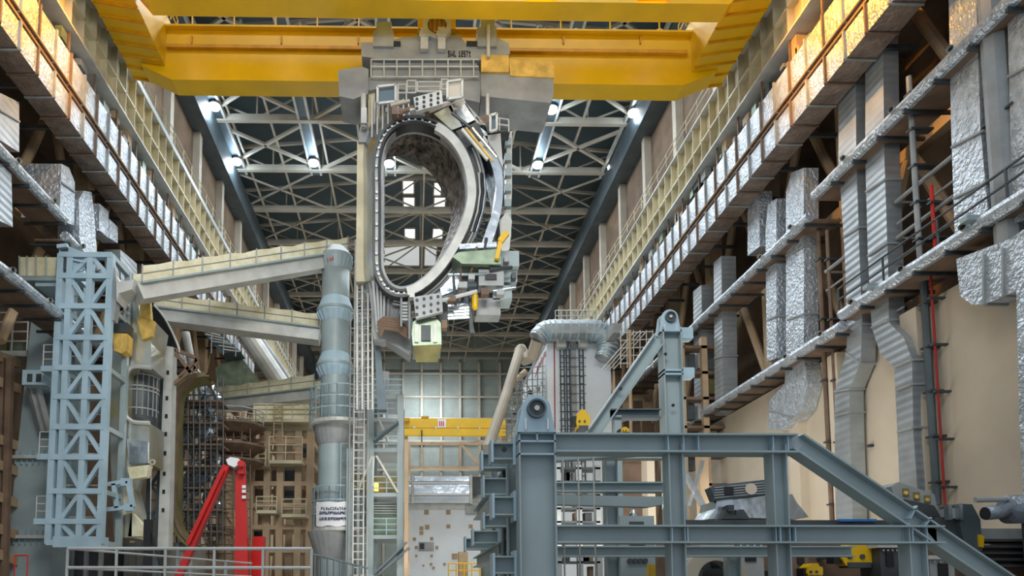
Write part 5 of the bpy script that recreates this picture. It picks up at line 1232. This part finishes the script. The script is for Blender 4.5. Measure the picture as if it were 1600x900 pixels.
# ================================================================ LYING TOOLING AT THE RIGHT
Y7 = 24
t = T('transport_bed', 'long dark grey transport bed lying behind the gantry', 'machine bed', Vector((P(1300, 900, Y7).x, Y7, 0)))
a = P(1070, 813, Y7); b = P(1618, 820, Y7); MB().box((a.x, Y7, 0), (b.x, Y7+3.5, P(0, 850, Y7).z)).build('body', 'brown_steel', t)
MB().box((a.x, Y7-.1, P(0, 822, Y7).z), (P(1480, 760, Y7).x, Y7+3, P(0, 811, Y7).z)).build('top_slab', 'dark_steel', t)
MB().box((a.x, Y7+.2, P(0, 850, Y7).z), (P(1530, 760, Y7).x, Y7+3, P(0, 822, Y7).z)).build('web', 'grey_steel', t)
for k in range(5): y = 842+k*10; MB().pxbox(1530, y, 1640, y+4, Y7-.5, .8).build('leaf_plate', 'dark_steel', t)
MB().pxbox(1530, 826, 1640, 842, Y7-.3, 2.5).build('end_block', 'grey_steel', t)
for x in range(1080, 1500, 32): MB().pxbox(x, 824, x+3, 849, Y7-.05, .3).build('rib', 'dark_steel', t)
MB().pxbox(1312, 811, 1370, 814.5, Y7-.3, .15).build('blue_hose', 'blue_hose', t, 'bright blue hose')
m = MB(); q = [P(1075+k*8, 900-34*math.sin(math.pi*k/12), Y7-1) for k in range(13)]
m.path(q, .25, 8); m.build('curved_pipe', 'grey_steel', t)
t = T('shield_segment', 'bright silver curved shield segment with a ribbed dark head plate', 'shield segment', P(1180, 812, Y7+.4))
MB().pxprism([(1106, 811), (1118, 795), (1120, 782), (1238, 772), (1245, 785), (1264, 808), (1240, 811), (1160, 809), (1156, 797), (1140, 797), (1122, 811)], Y7+.4, 1.4).build('shield', 'silver', t)
MB().pxprism([(1110, 762), (1118, 758), (1200, 749), (1212, 752), (1222, 770), (1118, 782)], Y7+.2, .5).build('head_plate', 'duct_dark', t)
m = MB()
for k in range(5): m.bar(P(1116, 762+k*4, Y7+.16), P(1208, 753+k*4, Y7+.16), .03, .04)
m.build('head_ribs', 'grey_steel', t)
MB().discY(P(1174, 764, Y7+.1), .2, .06, 20).build('round_hole', 'beige_wall', t, 'pale round opening'); MB().pxbox(1133, 760, 1146, 773, Y7+.1, .06).build('square_hole', 'black', t)
m = MB(); m.pxprism([(1128, 811), (1134, 796), (1142, 796), (1150, 806), (1156, 796), (1162, 796), (1172, 811)], Y7+.1, .4); m.pxbox(1138, 789, 1147, 799, Y7, .3); m.build('clamp', 'dark_steel', t)
t = T('bracket_block', 'olive grey bracket block with three copper sockets leaning on the bed', 'bracket block', P(1428, 805, Y7))
MB().pxprism([(1392, 760), (1404, 753), (1460, 772), (1466, 800), (1410, 796), (1400, 780)], Y7, 1.0).build('plate', 'grey_steel', t)
for x, y in ((1416, 768), (1433, 774), (1450, 779)):
    MB().pxbox(x-4, y-5, x+4, y+7, Y7-.06, .1).build('socket_frame', 'olive', t); MB().discY(P(x, y+2, Y7-.1), .07, .06, 10).build('socket', 'gold_and_lit_tarp', t, 'copper socket')
MB().pxprism([(1414, 780), (1460, 790), (1470, 808), (1420, 806)], Y7-.3, .6).build('lower_plate', 'dark_steel', t)
t = T('clamp_housing', 'dark stacked clamp housing at the end of the transport bed', 'clamp', P(1490, 860, Y7-.6))
MB().pxprism([(1460, 808), (1497, 808), (1500, 862), (1475, 850), (1462, 830)], Y7-.6, 1.2).build('housing', 'dark_steel', t)
MB().pxprism([(1500, 787), (1519, 788), (1532, 812), (1535, 862), (1508, 855), (1500, 820)], Y7-.8, .9).build('curved_plate', 'duct_dark', t)
for x in (1483, 1500): MB().pxbox(x, 788, x+4, 812, Y7-.9, .2).build('bright_strip', 'silver', t)
MB().pxprism([(1531, 835), (1538, 838), (1537, 856), (1532, 854)], Y7-.9, .2).build('yellow_tab', 'yellow', t, 'yellow tab')
MB().pxbox(1484, 794, 1500, 810, Y7-.7, .5).build('block', 'grey_steel', t)
t = T('wrapped_pipe', 'big plastic wrapped pipe end entering at the picture edge', 'pipe', P(1590, 815, Y7-2))
MB().path([P(1540, 802, Y7-2), P(1562, 800, Y7-2), P(1572, 796, Y7-2), P(1590, 795, Y7-2), P(1690, 792, Y7-2)], .22, 16).build('neck', 'plastic_wrap', t, smooth=True)
MB().tube(P(1574, 796, Y7-2), P(1700, 793, Y7-2), .46, 20).build('barrel', 'plastic_wrap', t, smooth=True)
MB().tube(P(1524, 781, Y7-2), P(1572, 780, Y7-2), .09, 10).build('thin_tube', 'grey_steel', t)
MB().tube(P(1538, 802, Y7-2), P(1541, 802, Y7-2), .2, 16).build('bore', 'black', t)
b0 = P(1600, 760, Y7-2).x; MB().box((b0, Y7-2.2, 0), (b0+.3, Y7-1.8, P(0, 812, Y7-2).z)).build('stand', 'dark_steel', t)
for i, (x0, x1, y0, m_) in enumerate(((1096, 1140, 850, 'dark_steel'), (1150, 1192, 842, 'grey_steel'), (1236, 1262, 846, 'brown_steel'), (1374, 1402, 850, 'dark_steel'), (1452, 1490, 868, 'grey_steel'))):
    t = T('saddle_block', ['dark saddle block with bolts under the bed, first bay past the post', 'grey saddle block with an open window under the bed', 'small brown saddle block beside the yellow units', 'dark saddle block right of the large yellow unit', 'grey saddle block under the sloping chord'][i], 'saddle block', Vector((P((x0+x1)/2, 880, 21.6).x, 21.6, 0)), 'saddle blocks under the transport bed')
    a = P(x0, y0, 21.6); b = P(x1, y0, 21.6); MB().box((a.x, 21.6, 0), (b.x, 22.6, a.z-.12)).build('body', m_, t)
    MB().box((a.x-.1, 21.5, a.z-.12), (b.x+.1, 22.7, a.z)).build('top_plate', 'pale_steel', t)
    MB().box((a.x+(b.x-a.x)*.3, 21.55, a.z-.7), (a.x+(b.x-a.x)*.7, 21.6, a.z-.25)).build('recess_panel', 'black', t)
    for k in range(4): MB().discY((a.x+(b.x-a.x)*(k+.5)/4, 21.52, a.z-.2), .035, .08, 8).build('bolt', 'silver', t)
t = T('cable_reel', 'grey drum of cable lying low in the second gantry bay', 'cable reel', P(1100, 900, 20.5))
c = P(1120, 905, 20.5)
for k in range(5): MB().discY((c.x, 20.5+k*.12, c.z), .95-.05*(k % 2), .11, 30, .55).build('coil_turn', 'grey_steel' if k % 2 else 'truss_paint', t)
MB().box((c.x-.6, 20.5, 0), (c.x+.6, 21.2, c.z-.4)).build('cradle', 'dark_steel', t)
# equipment seen through the gantry
t = T('pump_cabinet', 'blue grey pump cabinet low behind the second gantry bay', 'cabinet', Vector((P(1000, 900, 22).x, 22, 0)))
a = P(968, 806, 22); b = P(1022, 806, 22); MB().box((a.x, 22, 0), (b.x, 23, a.z)).build('body', 'blue_steel', t)
MB().pxbox(984, 815, 1006, 822, 21.95, .1).build('slot', 'dark_steel', t); MB().pxbox(985, 848, 1008, 866, 21.95, .1).build('grille', 'black', t)
m = MB()
for x in (985, 993, 1001, 1009): m.discY(P(x, 876, 21.9), .08, .15, 8)
m.build('fittings', 'dark_steel', t)
c = P(993, 801, 22.2); S(MB().lathe((c.x, 22.4), [(.16, P(0, 806, 22).z), (.14, c.z), (.05, c.z+.12)], 12), 'small_dome', 'small silver dome on the pump cabinet', 'dome', 'silver')
random.seed(21)
t = T('equipment_rack', 'dark equipment rack with cream pipes seen through the first gantry bay', 'rack', Vector((P(915, 900, 32).x, 32, 0)))
for x in (872, 905, 935): MB().box((P(x, 760, 32).x-.12, 32, 0), (P(x, 760, 32).x+.12, 32.3, P(0, 724, 32).z)).build('post', 'grey_steel', t)
for k in range(8): y = 730+k*21; MB().pxbox(870, y, 938, y+3, 32, 1).build('shelf', 'dark_steel', t)
for k in range(14): x = random.uniform(873, 925); y = 734+random.randrange(8)*21; MB().pxbox(x, y+4, x+random.uniform(5, 11), y+19, 32.3, .5).build('device', ['dark_steel', 'brown_steel', 'pale_steel', 'black', 'olive'][k % 5], t)
for i, (x0, x1, Y, yt, m_) in enumerate(((948, 962, 40, 700, 'beige_wall'), (1010, 1022, 40, 700, 'beige_wall'), (965, 1005, 44, 715, 'brown_steel'))):
    a = P(x0, yt, Y); b = P(x1, yt, Y); S(MB().box((a.x, Y, 0), (b.x, Y+1, a.z)).box((a.x-.1, Y-.1, a.z-.3), (b.x+.1, Y+1.1, a.z)), 'concrete_pier', ['cream pier left of the dark pier in the gantry bay', 'cream pier right of the dark pier in the gantry bay', 'wide dark pier between two cream piers in the gantry bay'][i], 'pier', m_)
t = T('rust_column', 'rusty brown column standing in the second gantry bay', 'column', Vector((P(1098, 900, 34).x, 34, 0)))
a = P(1092, 700, 34); b = P(1106, 700, 34); MB().box((a.x, 34, 0), (b.x, 34.5, a.z)).build('shaft', 'beige_steel', t)
m = MB(); m.bar(P(1070, 740, 33.8), P(1098, 790, 33.8), .25); m.bar(P(1076, 790, 33.8), P(1098, 720, 33.8), .15); m.build('brace', 'silver', t)
